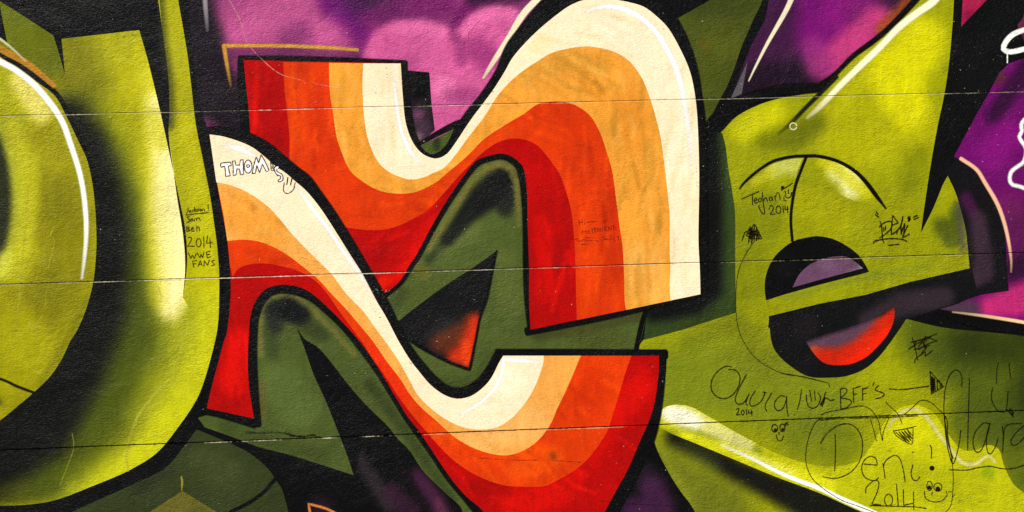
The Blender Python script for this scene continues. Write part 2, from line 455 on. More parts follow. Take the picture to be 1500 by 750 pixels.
band(t, 'highlight', '1162,-8,3.8 1150,18,3.4 1125,62,2.4 1108,95,1.6 1097,118,.8', 12.5, (.90, .87, .74), 1.4)
t = thing('painted_cloud', 'deep magenta painted cloud with white loops on it, at the right edge', 'painted cloud', (1460, 300), 'painted clouds')
fill(t, 'cloud_colour', '1398,228* 1433,163* 1455,115* 1478,93* 1600,50* 1600,500* 1470,470* 1395,458* 1374,452* 1420,380* 1410,280*', 3, (.44, .05, .40), [
    ((.20, .05, .20), '1455,170,4 1490,120,6 1520,80,8', 16, .9),
    ((.30, .22, .10), '1462,112,3', 14, .7),
    ((.56, .08, .50), '1475,200,10 1450,225,8', 24, .7),
    ((.36, .12, .30), '1490,320,8 1500,350,10', 30, .8),
    ((.50, .16, .38), '1482,300,6', 24, .5),
    ((.12, .06, .12), '1485,395,8 1520,380,8', 22, .75),
    ((.76, .20, .46), '1490,440,12 1450,450,6 1520,430,14', 20, .95),
    ((.30, .26, .28), '1390,456,4 1420,455,5', 22, .9),
    ((.52, .14, .38), '1450,120,1', 4, .3)], grid=8)
band(t, 'highlight', '1407,232,2.6 1430,248,2.6 1443,268,2.7 1460,297,2.8 1470,323,2.6 1477,352,2.2 1481,380,1.6 1481,398,1', 32, (.93, .72, .60), 1.8, (1, 1, 1, 1, .3))
band(t, 'highlight', '1395,457,1.0 1420,460,1.6 1450,464,2.2 1510,474,2.4 1600,492,2.4', 32, (.93, .80, .62), 1.6, (.4, 1, 1))
t = thing('painted_triangle', 'small crimson painted triangle hanging from the top edge, right of the lime spike', 'painted triangle', (1425, 8))
fill(t, 'triangle_face', '1412,-30* 1446,-30* 1445,0* 1408,39* ', 4, (.66, .14, .30), [((.45, .06, .25), '1420,25,4', 14, .6)])
o = fill(None, 'painted_triangle', '1504,5* 1540,-20* 1600,40* 1500,60* 1489,34*', 4, (.40, .16, .28), [((.1, .05, .1), '1520,60,8', 20, .7)])
tag(o, 'dull plum painted corner showing at the right edge above the white loop', 'painted triangle')
t = thing('painted_loop', 'thick white painted loop with a drip, cut by the right edge near the top', 'painted line', (1474, 70))
band(t, 'loop_line', '1530,38,3.4 1500,44,3.6 1483,51,3.8 1473,62,3.8 1470,72,3.8 1480,76,3.6 1500,72,3.6 1530,64,3.4', 34, WHITE, 1.6)
band(t, 'drip', '1475.5,76,1 1475.5,92,.8', 34.5, WHITE, .8)
t = thing('painted_squiggle', 'wavy white painted outline on the magenta cloud by the right edge', 'painted line', (1482, 262))
band(t, 'squiggle_line', '1530,160,2.6 1505,172,2.6 1496,182,2.6 1497,192,2.6 1493,200,2.6 1497,208,2.6 1503,218,2.6 1500,236,2.6 1489,245,2.6 1481,252,2.6 1479,264,2.6 1484,271,2.6 1496,274,2.6 1530,290,2.6', 34, WHITE, 2.2)

# dark green shard right of the arch
o = fill(None, 'painted_shard', '982,33* 1040,0* 1080,-30* 1125,-30* 1117,0 1103,30 1087,67 1073,107 1063,130 1047,160 1033,192* 1028,180 1025,143 1018,107 1000,63*', 4, (.30, .33, .08), [
    ((.22, .25, .05), '1020,10,4 1090,5,8', 24, .6), ((.36, .38, .07), '1060,60,10', 30, .5), ((.40, .34, .05), '1030,60,1 1034,70,1', 9, .7)], grid=8)
tag(o, 'dark olive green painted shard wedged between the cream arch and the violet cloud', 'painted shard')

# olive field seen through the arches
t = thing('painted_field', 'olive green painted ground under the tall striped arch, with a black wedge inside', 'painted ground', (680, 420))
fill(t, 'field_colour', '545,440* 587,405 610,370 657,290 690,247 717,228 747,228 768,245 776,300 778,470* 950,450* 934,520* 730,520* 700,575 660,585 620,560 583,505 555,462', 5, (.32, .37, .165), [
    ((.22, .27, .11), '600,540,3 650,580,6 700,562,6 722,530,5', 20, .6), ((.22, .20, .10), '790,490,4 850,482,3 935,462,3', 12, .5), ((.20, .24, .11), '590,430,3 572,452,3', 14, .5),
    ((.44, .48, .24), '680,330,8 650,345,6 690,300,4', 30, .7),
    ((.40, .43, .20), '740,380,8 745,440,8', 20, .5),
    ((.48, .42, .16), '608,388,3 620,400,4', 12, .5),
    ((.30, .31, .12), '850,490,8 900,500,6', 24, .5),
    ((.07, .07, .075), '738,262,12 728,276,16 706,292,12 684,314,6 655,350,1', 17, .98),
    ((.11, .12, .10), '752,285,2 740,305,4', 16, .9),
    ((.14, .16, .11), '690,310,2 650,355,1 628,380,1', 10, .55),
    ((.46, .44, .21), '628,366,1 646,336,1.6 668,300,2 692,264,2.4 712,246,2.6 732,240,2.6 748,246,2.6 756,266,2.4 759,300,1.5 760,330,.5', 5, .9)], grid=5)
fill(t, 'wedge', '728,367* 723,390 713,437 703,467 697,498 688,541* 650,527 607,502 575,478* 600,457 650,420 700,387', 14, (.075, .07, .075), [
    ((.22, .20, .19), '635,492,2 655,480,5', 20, .5),
    ((.42, .22, .12), '650,500,4 670,490,4', 18, .7),
    ((.40, .19, .10), '640,505,2 665,495,5 685,475,2', 20, .7), ((.80, .21, .04), '696,470,.5 692,492,3 685,516,8 668,522,3', 20, .95),
    ((.86, .28, .06), '684,505,2 684,530,2', 10, .9)], grid=4)
band(t, 'wedge_outline', '728,367,1 723,390,1.6 713,437,2 703,467,1.8 697,498,1.8 688,542,2.2* 650,527,2.2 607,503,2.2 575,478,2', 14.5, BLACK, 2.4)
band(t, 'divider', '948,450,3.6 940,475,3.6 931,516,3.6', 20, BLACK, 1.6)
t = thing('painted_field', 'olive green painted ground under the lower striped wave, beside the short red leg', 'painted ground', (450, 560))
fill(t, 'field_colour', '290,612* 330,600 365,600* 372,497 375,450 390,428 413,422 437,426 475,450 520,500 577,580 610,635 683,735 705,770* 660,775* 677,748 650,720 620,690 600,660 583,643 567,623 540,597 513,567 490,537 467,510 447,497 434,479* 447,513 460,550 477,587 493,627 507,663 518,696* 430,668 380,655 340,640 300,626*', 5, (.31, .36, .16), [((.19, .23, .11), '540,560,2 600,640,2 660,730,2', 12, .6), ((.22, .26, .12), '372,560,3 376,600,4 330,625,3', 12, .5), 
    ((.38, .44, .22), '410,560,14 440,600,14', 30, .6),
    ((.25, .29, .12), '470,670,6 420,655,5 340,635,5', 14, .6),
    ((.46, .44, .22), '381,520,1.5 382,470,2 392,440,2.2 412,432,2.2 434,437,2.2 462,458,2 490,487,1.5 520,520,1', 5, .8),
    ((.42, .36, .18), '384,560,1 386,610,1', 8, .6),
    ((.06, .065, .075), '402,452,6 420,453,12 440,462,8', 13, .97), ((.20, .24, .12), '395,480,3 400,520,1', 14, .6), ((.17, .20, .11), '450,475,3 470,490,2', 16, .6),
    ((.12, .13, .12), '396,460,3 404,478,4', 14, .8)], grid=5)
t = thing('painted_leaf', 'dark green painted leaf shape with a curved black vein, bottom left under the lime letter', 'painted leaf', (300, 700))
fill(t, 'leaf_face', '288,629* 343,652 370,667 393,687 403,702 415,722 428,775* 60,775* 110,748 187,713 240,687 267,657', 5, (.215, .25, .12), [
    ((.27, .31, .15), '330,690,10 300,680,10', 30, .6), ((.12, .13, .09), '200,716,2 250,690,2', 12, .4)], grid=9)
fill(t, 'leaf_tip', '267,719* 330,758* 335,775* 180,775* 212,755*', 10, (.42, .40, .15), [((.33, .33, .12), '290,750,6', 20, .5)])
band(t, 'vein', '403,702,2.5 385,722,2.5 362,738,2.5 335,752,2.5 320,770,2.5', 10.5, BLACK, 1.6)
band(t, 'fleck', '265.5,698,1 267,706,1.4 266,718,.8', 11, (.60, .55, .2), 1)
o = fill(None, 'painted_shadow', '434,690* 519,700* 540,610* 600,665* 650,722* 679,751* 690,775* 428,775* 404,702*', 4, BLACK, [
    ((.24, .20, .22), '520,665,2 548,705,4 570,740,4', 14, .7),
    ((.22, .10, .19), '575,722,4 600,750,6', 20, .85), ((.32, .14, .27), '612,695,1 640,735,5 650,760,6', 16, .8), ((.45, .24, .30), '640,735,1 650,750,2', 8, .5),
    ((.10, .05, .09), '590,690,2 625,740,2', 7, .7), ((.22, .12, .2), '470,745,6', 22, .6)], grid=7)
tag(o, 'black painted drop shadow streaked with violet at the bottom, under the striped wave', 'painted shadow')
o = fill(None, 'painted_shadow', '955,620* 963,660 980,693 997,720 1018,752 1040,780* 860,780* 900,730* 937,655*', 4, BLACK, [
    ((.30, .14, .29), '955,715,8 965,745,12 930,748,9', 24, .85), ((.20, .12, .2), '945,690,4', 18, .6)], grid=8)
tag(o, 'black and plum painted shadow at the bottom, right of the striped hook', 'painted shadow')
t = thing('painted_corner', 'small orange outlined corner drawn at the bottom edge left of the centre', 'painted line', (455, 742))
band(t, 'corner_line', '458,775,1.8 452,738,1.8* 480,746,1.8 505,760,1.8 530,775,1.8', 16, (.80, .50, .26), 1.2)

# ================================================================== green letter at the left
t = thing('painted_letter', 'huge rounded lime green painted letter at the left edge with a white arc', 'painted letter', (180, 480))
D_TONES = [
    ((.47, .46, .01), '100,80,14 115,125,16', 54, .85), ((.76, .74, .05), '205,70,4 222,130,6 232,165,5', 22, .7),
    ((.72, .70, .05), '190,100,8 205,150,8', 24, .7),
    ((.66, .67, .14), '250,470,26 240,560,30 200,640,20 120,700,10', 50, .9),
    ((.80, .80, .10), '310,430,4 302,520,8 272,590,10 218,655,8 150,700,4 90,722,1', 30, .85), ((.14, .15, .04), '-40,738,4 20,728,4 80,712,2', 16, .6),
    ((.55, .58, .14), '195,300,8 185,420,10 180,500,14 140,600,12', 44, .75),
    ((.30, .34, .05), '112,180,4 145,240,8 165,330,14 178,420,18 172,500,30 120,600,36 60,680,22', 66, .97),
    ((.05, .055, .04), '100,172,2 125,218,9 147,280,9 153,340,12 150,400,15 138,460,22 100,540,30 50,620,36 -40,670,46', 46, .99),
]
fill(t, 'body', '90,57* 204,44* 232,-20* 259,-20* 261,0 268,40 275,83 281,133 287,183 297,233 307,283 313,323 318,360 321,400 321,433 320,467 315,500 300,555 287,587 263,623 230,663 187,690 133,713 83,732 43,739 0,741* -80,736* -80,120* 60,100* 95,107*', 6, (.67, .66, .01), D_TONES + [
    ((.84, .82, .22), '222,110,2 232,180,6 236,250,12 240,340,14 244,430,10', 30, .8),
    ((.97, .93, .62), '230,150,.5 240,200,3 245,245,8 250,300,13 256,350,14 259,395,12 257,430,7 250,455,.5', 28, .97),
    ((1.0, .96, .70), '245,225,1 256,290,3 264,350,3 263,395,3 257,435,.5', 14, .8),
    ((.80, .78, .20), '227,170,3 238,210,5', 14, .7),
    ((.84, .82, .24), '262,170,1', 3, .1)], grid=8)
fill(t, 'strip', '232,-20* 259,-20* 261,0 268,40 275,83 281,133 287,183 297,233 307,283 313,323 318,360 321,400 321,433 320,467 316,495* 290,470 268,436* 271.5,400 271,370 267.5,335 260.5,293 254.5,250 249.5,215 247,190 247,165 246,120 239,60*', 8, (.67, .66, .01), D_TONES + [
    ((.30, .31, .04), '226,-20,6 232,60,6 242,120,6 246,180,3', 14, .9), ((.76, .74, .05), '272,180,4 285,260,6 300,340,6 308,420,6', 18, .8)], grid=6)
fill(t, 'side_fin', '0,2* 40,27 78,52* 83,67 95,108* 99,160* 60,140* -80,60* -80,-30*', 6.6, (.67, .66, .01), D_TONES + [
    ((.38, .41, .03), '0,20,14 40,50,24 62,78,18', 46, .9)], grid=7)
fill(t, 'fin_shadow', '-80,-30* 0,8* 5,35 11,64* -80,20*', 7, BLACK)
fill(t, 'gap_shadow', '204,44* 217,90 230,143 240,187 250,233 263,293 271,333 274,370 273,400 268,434* 271,400 270.6,370 267,335 260,293 254,250 249,215 247,190 248,165 247,120 240,60 229,-20* 196,-20*', 9, BLACK, [
    ((.24, .25, .10), '240,0,1 238,60,1 244,110,1', 6, .5)], grid=5)
fill(t, 'gap_shadow', '78,52* 90,57* 93,85 95,109* 84,70*', 9, BLACK)
fill(t, 'bulb', '-80,60* 0,83* 50,117* 80,140 97,170 113,203 127,233 135,267 139,300 141,333 141,367 137,410 128,447 115,480 103,500 90,527 72,553 47,577 20,600 0,616* -80,650*', 16, (.61, .59, .02), [
    ((.50, .48, .01), '80,290,12 100,380,10 70,440,16', 46, .8), ((.70, .69, .08), '40,230,6 36,300,6 30,360,6', 24, .6),
    ((.72, .72, .06), '0,120,14 30,160,10', 30, .6),
    ((.66, .65, .05), '20,480,20 50,520,16', 30, .6),
    ((.93, .88, .50), '30,118,6 48,145,8 60,165,6', 20, .85),
    ((.78, .77, .18), '20,190,4 34,260,8 36,330,8 24,400,6', 22, .6), ((.66, .67, .20), '-245,293,263', 20, .8),
    ((.15, .17, .09), '-245,293,256', 12, .97),
    ((.84, .84, .30), '0,395,5 8,380,3', 18, .8),
    ((.40, .40, .02), '128,440,1 100,500,1 60,560,1', 10, .4),
    ((.20, .22, .05), '0,590,1 -10,575,1', 8, .6)], grid=7)
band(t, 'bulb_outline', '-60,68,8 0,80,6* 50,113,5 80,137,5 97,166,5 114,202,4 128,233,4 138,272,2', 15, BLACK, 3)
band(t, 'highlight', '-60,55,4 0,90,4.2 22,102,4.2 50,124,4.4 75,153,4.4 92,180,4.2 103,210,4 115,247,3.8 122,280,3.6 126,320,3.4 126,350,3 124,375,2.6 120,408,1.6', 18, (1, .99, .92), 2.6, (1, 1, 1, 1, 1, .5))
band(t, 'crease', '-60,540,1.6 0,555,1.8 25,566,2 52,576,1.8', 18, (.10, .10, .05), 1.4)
band(t, 'tan_stroke', '-60,35,4 0,71,5 40,93,5 80,126,3.6', 17, (.70, .50, .14), 1.6)
band(t, 'highlight', '-40,30,1.6 0,57,1.8 20,73,1.6 38,90,1', 17.5, (.80, .80, .62), 1.2, (1, .9, .6))

for q, a in (('42,270,.6 38,320,.9 33,380,.9 27,440,.6', .5), ('30,430,.8 22,490,.6', .4), ('256,548,1.4 232,572,1.8 205,605,2 191,640,2.2 185,668,2 188,690,1.2', .5), ('68,425,.6 66,452,.5', .4), ('42,470,1 48,482,1 62,462,.7', .5),
             ('80,330,.7 74,345,.7 80,352,.6 71,392,.6', .4), ('232,420,.8 236,433,.8', .5), ('106,635,.6 107,660,.6 88,710,.6', .3)):
    band(t, 'scratch', q, 19, (.80, .79, .28), 1.2, (a, a))
# ================================================================== the green e and its ground
t = thing('painted_letter', 'tall green painted letter e with a lime spike, half round eye and red crescent', 'painted letter', (1200, 380))
E_TONES = [
    ((.70, .69, .03), '1300,120,40 1340,60,20 1260,180,40 1350,180,14', 50, .9),
    ((.86, .84, .04), '1350,60,16 1310,110,20 1330,160,12', 34, .9),
    ((.80, .79, .06), '1088,190,6 1108,176,8 1135,164,5', 24, .85), ((.36, .38, .02), '1120,208,1 1158,202,3 1192,180,2', 24, .5),
    ((.42, .44, .05), '1160,200,8 1200,180,4', 24, .6),
    ((.58, .58, .05), '1250,300,30 1310,330,20', 40, .7),
    ((.46, .48, .04), '1092,320,8 1098,420,10 1130,300,4', 34, .6), ((.70, .69, .03), '1180,300,10 1230,320,10', 30, .5), ((.42, .44, .02), '1330,270,6 1345,230,4', 24, .45), ((.38, .41, .05), '1080,470,6 1010,500,4', 22, .5),
    ((.26, .31, .09), '1380,330,5 1395,350,6 1402,310,3', 16, .75),
    ((.32, .30, .27), '1404,300,1 1410,340,1 1412,366,1', 9, .85),
    ((.60, .60, .07), '1380,392,4 1410,388,3', 10, .8),
    ((.50, .54, .18), '1150,436,2 1250,410,2 1360,390,1', 8, .6),
    ((.45, .50, .13), '980,560,24 1080,560,30 1200,590,24', 60, .7),
    ((.48, .50, .10), '1100,500,10 1150,540,10', 30, .5),
    ((.28, .33, .08), '1360,490,14 1420,540,16 1480,600,20', 60, .85),
    ((.17, .21, .04), '1420,500,5 1520,510,16 1540,600,30', 50, .9),
    ((.30, .35, .10), '1420,620,14 1480,630,16 1500,700,8', 34, .7),
    ((.40, .42, .12), '970,680,8 1000,710,10 1060,740,14', 50, .8), ((.56, .58, .12), '966,650,1 985,690,1 1010,735,1', 12, .6),
    ((.42, .46, .10), '1180,640,20 1230,650,16', 30, .6),
    ((.07, .07, .06), '988,640,1 1030,660,2 1075,686,4 1130,712,8 1200,742,18 1280,780,26', 24, .97),
    ((.34, .40, .12), '1010,650,2 1040,680,6', 20, .3)]
fill(t, 'body', '1050,200* 1060,190 1080,170 1113,153 1147,143 1173,139 1198,134* 1223,112* 1250,86* 1277,66* 1300,46* 1323,23* 1347,0* 1372,-30* 1400,-30* 1395,40 1390,93 1383,140 1373,187 1362,250 1354,303 1349,340* 1367,305 1380,273 1387,255* 1400,283 1410,317 1415,340 1418,367 1420,393* 1333,413* 1267,432* 1200,445* 1127,463* 1125,480* 1285,500* 1327,467* 1383,480 1450,487 1500,491* 1600,505* 1600,820* 1050,820* 1017,748 997,720 980,693 963,660 955,633* 970,583 976,540 976,512* 932,512* 943,497* 1000,483* 1078,457* 1060,380*', 7, (.60, .61, .02), E_TONES, grid=8)
band(t, 'outline', '1128,130,0.8 1150,140,1', 7.2, BLACK, 1)
fill(t, 'drop_shadow', '1026,190* 1058,195* 1063,215 1067,247 1073,283 1077,317 1077,380 1078,458* 1040,470 1000,483 943,498* 948,452* 1026,433*', 8, (.20, .27, .11), [
    ((.20, .24, .05), '1000,478,2 1060,458,2', 14, .5),
    ((.27, .33, .12), '1065,230,1 1074,320,1 1073,440,1', 8, .5),
    ((.035, .035, .035), '1030,180,10 1036,300,11 1034,420,12 1015,442,8 960,458,3', 22, .98)], grid=6)
band(t, 'outline', '1030,205,6 1047,178,10 1075,154,10 1113,140,9 1147,131,8 1173,130,8 1200,129,7* 1223,109,3.6 1250,82,3.8 1277,62,4 1300,43,4 1323,20,4.4 1350,-10,5', 22, BLACK, 2.4)
band(t, 'inner_line', '1226,112,3 1197,141,3 1177,161,3 1158,181,3 1140,196,2', 23, (.09, .10, .05), 2.6, (1, 1, .8, .1))
band(t, 'highlight', '1390,-26,5 1367,2,5.4 1342,20,5 1317,40,4.8 1290,68,4.6 1267,90,4.4 1233,123,4.2 1213,144,4 1197,160,3.4 1182,173,2', 24, (1, .97, .80), 3, (1, 1, 1, 1, .9, .2))
band(t, 'highlight_ring', ' '.join(f'{1162 + 5 * math.cos(a * .4):.2f},{185 + 5 * math.sin(a * .4):.2f},.8' for a in range(17)), 24.5, (.86, .86, .66), .8)
fill(t, 'eye_socket', '1122,440* 1120,423 1122,403 1130,383 1143,367 1163,353 1187,347 1200,346 1220,350 1240,360 1257,373 1267,387 1273,398* 1267,400* 1200,417* 1150,431*', 26, BLACK, [((.10, .09, .1), '1150,390,8', 20, .5)])
fill(t, 'pupil', '1161,421* 1170,403 1183,390 1200,381 1220,376 1240,376 1252,383 1264,393* 1200,410*', 27, (.43, .30, .40), [((.52, .40, .50), '1210,385,4', 14, .5), ((.8, .85, .85), '1262,393,1.5', 4, .8), ((.50, .44, .46), '1245,398,1 1262,394,1', 5, .5)], grid=4)
fill(t, 'bowl', '1126,464* 1200,447* 1267,433* 1333,414* 1424,394* 1433,433* 1373,453* 1327,468* 1317,483 1303,503 1287,523 1267,540 1243,550 1220,553 1187,552 1163,540 1140,520 1130,500', 26, (.065, .06, .065), [
    ((.26, .20, .23), '1270,470,4 1320,445,8 1380,436,8', 18, .75), ((.14, .11, .13), '1180,480,8', 20, .5)], grid=6)
fill(t, 'crescent', '1180,500* 1200,492 1240,480 1280,466 1311,447* 1309,470 1300,490 1287,506 1270,522 1250,532 1228,535 1208,532 1194,520', 28, (.38, .27, .34), [
    ((.84, .34, .12), '1192,512,2 1205,525,2', 8, .7),
    ((.80, .16, .03), '1204,522,4 1230,526,8 1258,518,11 1288,496,12 1306,468,8', 17, .97),
    ((.93, .16, .02), '1240,534,3 1275,515,4 1298,488,4', 8, .8),
    ((.10, .07, .08), '1180,494,2 1240,472,5 1290,452,5 1308,442,3', 10, .95)], grid=4)
band(t, 'thin_line', '1083,277,.8 1088,270,1.6 1097,261,2 1113,248,2 1133,236,2.2 1160,229.5,2.2 1183,228.5,2.4 1200,229,2.4 1227,236,2.4 1250,249,2.6 1267,265,3 1283,286,3 1298,306,1', 25, BLACK, 1.3)
band(t, 'thin_line', '1181,230,2.2 1173,250,2.2 1164,277,2.2 1158.5,317,2 1160.5,353,2', 25.5, BLACK, 1.2)
fill(t, 'glow', '1085,282* 1098,265 1113,252 1133,240 1160,233 1176,232* 1168,250 1160,275 1130,285 1100,290', 20, (.60, .61, .02), E_TONES + [
    ((.80, .81, .42), '1135,247,3 1150,240,5 1165,242,5', 20, .9), ((.78, .76, .20), '1105,268,1 1130,250,2', 10, .7)], grid=4)
fill(t, 'glow', '1186,232* 1200,232 1227,239 1250,252 1267,268 1283,290 1290,300* 1270,300 1240,290 1210,275 1178,262*', 20, (.60, .61, .02), E_TONES + [
    ((.95, .94, .70), '1226,250,4 1246,262,7 1248,276,5', 22, .92), ((.80, .78, .12), '1205,238,3 1225,246,3 1270,285,3', 12, .7)], grid=4)
fill(t, 'spike_shadow', '1399,-30* 1412,-30* 1408,39* 1445,0* 1500,-30* 1500,20 1488,40 1475,70 1462,110 1433,163* 1398,228* 1392,250 1380,273 1367,305 1349,341* 1354,303 1362,250 1373,187 1383,140 1390,93 1395,40', 9, (.035, .035, .035), [
    ((.075, .07, .075), '1430,120,10', 40, .5)], grid=10)
fill(t, 'drop_shadow', '1386,252* 1400,230* 1427,248* 1443,270 1460,297 1468,323 1473,350 1475,393 1478,426* 1433,433 1400,446* 1373,454* 1327,468* 1310,447* 1333,413* 1421,393* 1418,367 1415,340 1410,317 1400,283', 10, (.07, .06, .07), [
    ((.34, .10, .30), '1415,290,3 1425,310,3', 12, .7),
    ((.27, .19, .24), '1432,320,5 1440,370,7 1440,400,8 1400,420,6 1350,436,5', 14, .85)], grid=5)
band(t, 'drop_shadow', '1372,456,3 1410,466,8 1450,475,9 1500,483,9 1600,500,9', 11, BLACK, 3)
t2 = thing('painted_swoosh', 'lime green painted swoosh with a white edge running off at the bottom right', 'painted swoosh', (1100, 660))
fill(t2, 'swoosh_face', '964,625* 966,608 972,598 987,593 1010,595 1033,607 1067,627 1100,645 1133,662 1167,675 1200,682 1233,682 1260,673 1280,647 1297,617 1313,600 1333,593 1350,595 1370,607 1387,633 1407,657 1427,660 1447,652 1463,658 1470,680 1483,707 1500,722 1540,750 1560,800* 1400,815* 1262,750* 1233,737 1200,722 1133,697 1073,672 1020,650 983,635*', 30, (.74, .74, .06), [
    ((.46, .50, .12), '1210,662,14 1235,660,8', 16, .85),
    ((.60, .62, .10), '1230,640,10', 14, .5),
    ((.64, .65, .05), '1280,730,8 1330,700,6 1420,720,12', 34, .5),
    ((.84, .83, .06), '1340,612,8 1380,660,8 1320,640,10', 20, .7),
    ((.50, .60, .05), '1447,692,4', 12, .7),
    ((.52, .56, .16), '1005,628,3 1040,644,4 1090,655,3 1110,662,1', 11, .8),
    ((.90, .88, .60), '978,604,3 1010,610,6 1050,630,5 1080,645,5 1094,652,4', 13, .85),
    ((.97, .96, .86), '984,606,7 1000,611,7 1018,618,3', 15, .95),
    ((.45, .50, .14), '966,634,3 990,638,3', 7, .6),
    ((.88, .87, .14), '1000,636,1 1040,650,3 1090,668,5 1150,690,6 1215,712,6', 10, .85), ((.95, .93, .55), '1060,652,1 1100,668,2 1160,694,2', 6, .6)], grid=5)
band(t2, 'highlight', '1055,651,.9 1070,658,2 1100,671,2.4 1150,696,2.8 1200,715,3.2 1233,731,3.6 1267,746,4 1320,770,4', 31, (1, 1, .93), 1.6, (.3, 1, 1, 1))
band(t2, 'squiggle', '1302,627,2 1310,613,3 1323,603,3 1340,600,3 1357,611,3 1377,638,3 1397,664,3 1412,679,3 1430,679,3 1447,668,2.6 1458,677,2', 31.5, (.90, .87, .52), 2.4, (.35, .8, .8, .85, .85, .9, .8))

# ================================================================== striped letters
OUT_A = '587,93* 588,110 590,140 594,178 603,205 615,222 628,230 641,232 655,225 668,208 690,175 720,135 738,107 752,83 775,57 800,34 830,11 848,2* 880,-6 905,0 920,3 943,10 963,25 980,43 997,73 1010,103 1017,133 1021,167 1023,207 1024,247 1024,283 1023,350 1025,393 1026,431*'
DR, DO, DT, DC = [(.60, .02, .0), (.70, .03, .01), (.92, .10, .02)], [(.72, .17, .0), (.80, .22, .0), (.95, .36, .04)], [(.66, .50, .16), (.84, .54, .16), (.98, .78, .44)], [(.80, .78, .58), (.92, .84, .62), (1, .98, .9)]
STR_A_RED = streaks(26, 770, 240, 845, 470, 0, 60, DR, .5) + streaks(20, 360, 95, 425, 230, 0, 50, DR, .5) + streaks(24, 500, 300, 680, 410, -55, 40, DR, .5)
STR_A_OR = streaks(40, 825, 200, 915, 465, -3, 60, DO, .55) + streaks(34, 420, 95, 500, 240, 0, 50, DO, .55) + streaks(34, 480, 230, 700, 320, 80, 50, DO, .5) + streaks(16, 720, 150, 860, 210, 60, 40, DO, .5)
STR_A_TAN = streaks(60, 890, 110, 982, 455, -3, 60, DT, .42) + streaks(20, 485, 95, 540, 240, 4, 50, DT, .4) + streaks(30, 730, 75, 900, 150, 60, 50, DT, .4) + streaks(16, 520, 240, 700, 280, 80, 40, DT, .4)
STR_A_CR = streaks(56, 955, 100, 1024, 440, -3, 50, DC, .38) + streaks(16, 535, 95, 590, 240, 4, 50, DC, .35) + streaks(20, 740, 20, 930, 80, 60, 40, DC, .35)
STR_B_RED = streaks(20, 310, 420, 370, 600, 0, 50, DR, .5) + streaks(44, 640, 620, 960, 750, 60, 60, DR, .5)
STR_B_OR = streaks(46, 620, 560, 910, 710, 50, 50, DO, .6) + streaks(20, 335, 350, 480, 400, 80, 40, DO, .5)
STR_B_TAN = streaks(20, 600, 540, 850, 665, 40, 40, DT, .3) + streaks(26, 320, 270, 460, 370, 60, 40, DT, .35)
STR_B_CR = streaks(14, 330, 215, 520, 380, 50, 40, DC, .3) + streaks(16, 600, 530, 790, 620, 60, 40, DC, .3)
t = thing('painted_letter', 'tall striped painted letter, red orange tan and cream bands forming the block and high arch', 'painted letter', (760, 300))
band(t, 'outline', '778,484,5 776,440,8 774,393,8 773,333,7.5 771,283,8 765,248,8 757,235,9 745,227,9 733,224.5,9 717,227.5,9 700,234,8.5 685,250,7.5 657,290,7.5 633,330,7.5 610,373,7.5 600,388,7 587,410,6 573,423,6 552,438,6', 40, BLACK, 2.4)
band(t, 'outline', '770,486,6 840,472,6.5 917,455,7 1026,432,3', 40.1, BLACK, 2.4)
band(t, 'outline', '366,210,12 365,195,12 362,157,11 358,120,10 356,88,8*', 40.2, BLACK, 2.4)
band(t, 'outline', '350,87,6 430,88,6 500,90,6 590,94,6', 40.3, BLACK, 2.4)
band(t, 'outline', '590,90,7 591,115,7 594,150,8 598,185,9 607,210,8 620,225,7 634,230,7 645,228,8 658,216,9 672,196,10 690,168,9 712,139,8 734,106,9 750,74,12 768,52,14 790,28,16 815,4,18 850,-18,20', 40.4, BLACK, 2.4)
band(t, 'outline', '612,212,2.5 640,196,4 668,182,5 678,180,5', 40.35, BLACK, 1.5)
band(t, 'outline', '900,-14,12 943,0,14 968,14,14 985,35,11 1001,63,9 1014,100,8 1021,140,8 1026,180,8 1028,247,8 1029,300,8 1029,393,8 1030,433,7', 40.5, BLACK, 2.4)
fill(t, 'green_chip', '616,213* 640,202 665,189* 656,208 645,221 634,226 625,223', 40.8, (.30, .36, .15), [((.1, .12, .06), '640,206,2 640,216,2', 6, .7)], grid=4)
REST = ' ' + '1026,431* 917,453* 777,483*'
def after(s, x): return s
fill(t, 'stripe', OUT_A + ' 917,453* 777,483* 775,440 775,393 773,333 772,283 768,250 760,237 747,228 733,225 717,228 700,234 687,247 657,290 633,330 610,373 600,388 587,410 573,423 555,435* 530,395 500,345 480,305 440,255 400,215 367,200* 364,157 360,120 357,88*', 42, RED, [
    ((.62, .02, .0), '385,110,8 390,150,8 400,200,8', 18, .55), ((.88, .06, .01), '640,330,8 590,400,6', 22, .6),
    ((.62, .02, .02), '830,300,3 830,340,3 815,400,8', 16, .5), ((.88, .06, .01), '795,330,6 800,430,6', 14, .5), ((.88, .14, .02), '553,420,4 566,410,3', 10, .8)] + STR_A_RED, grid=5, mat=M_SMOOTH, label='red stripe')
fill(t, 'stripe', '415,91* 500,92* ' + OUT_A + ' 845,469* 844,440 843,390 841,350 837,310 828,277 818,252 800,227 787,213 770,205 750,203 730,208 717,216 703,227 690,240 673,257 650,283 627,307 600,323 577,333 553,337 527,336 507,333* 490,315* 440,252* 424,240* 424,200 420,160 417,133', 44, (.835, .245, .0), [
    ((.78, .20, .0), '450,110,6 460,170,8 480,230,6', 22, .5), ((.93, .34, .02), '435,120,3 440,200,4', 14, .5),
    ((.76, .20, .0), '885,300,8 895,400,8 830,170,8', 24, .5), ((.92, .30, .0), '860,250,6 870,430,6', 18, .6), ((.70, .22, .04), '886,412,2', 6, .7), ((.92, .33, .02), '640,295,4 740,190,4', 16, .5)] + STR_A_OR, grid=5, mat=M_SMOOTH, label='orange stripe')
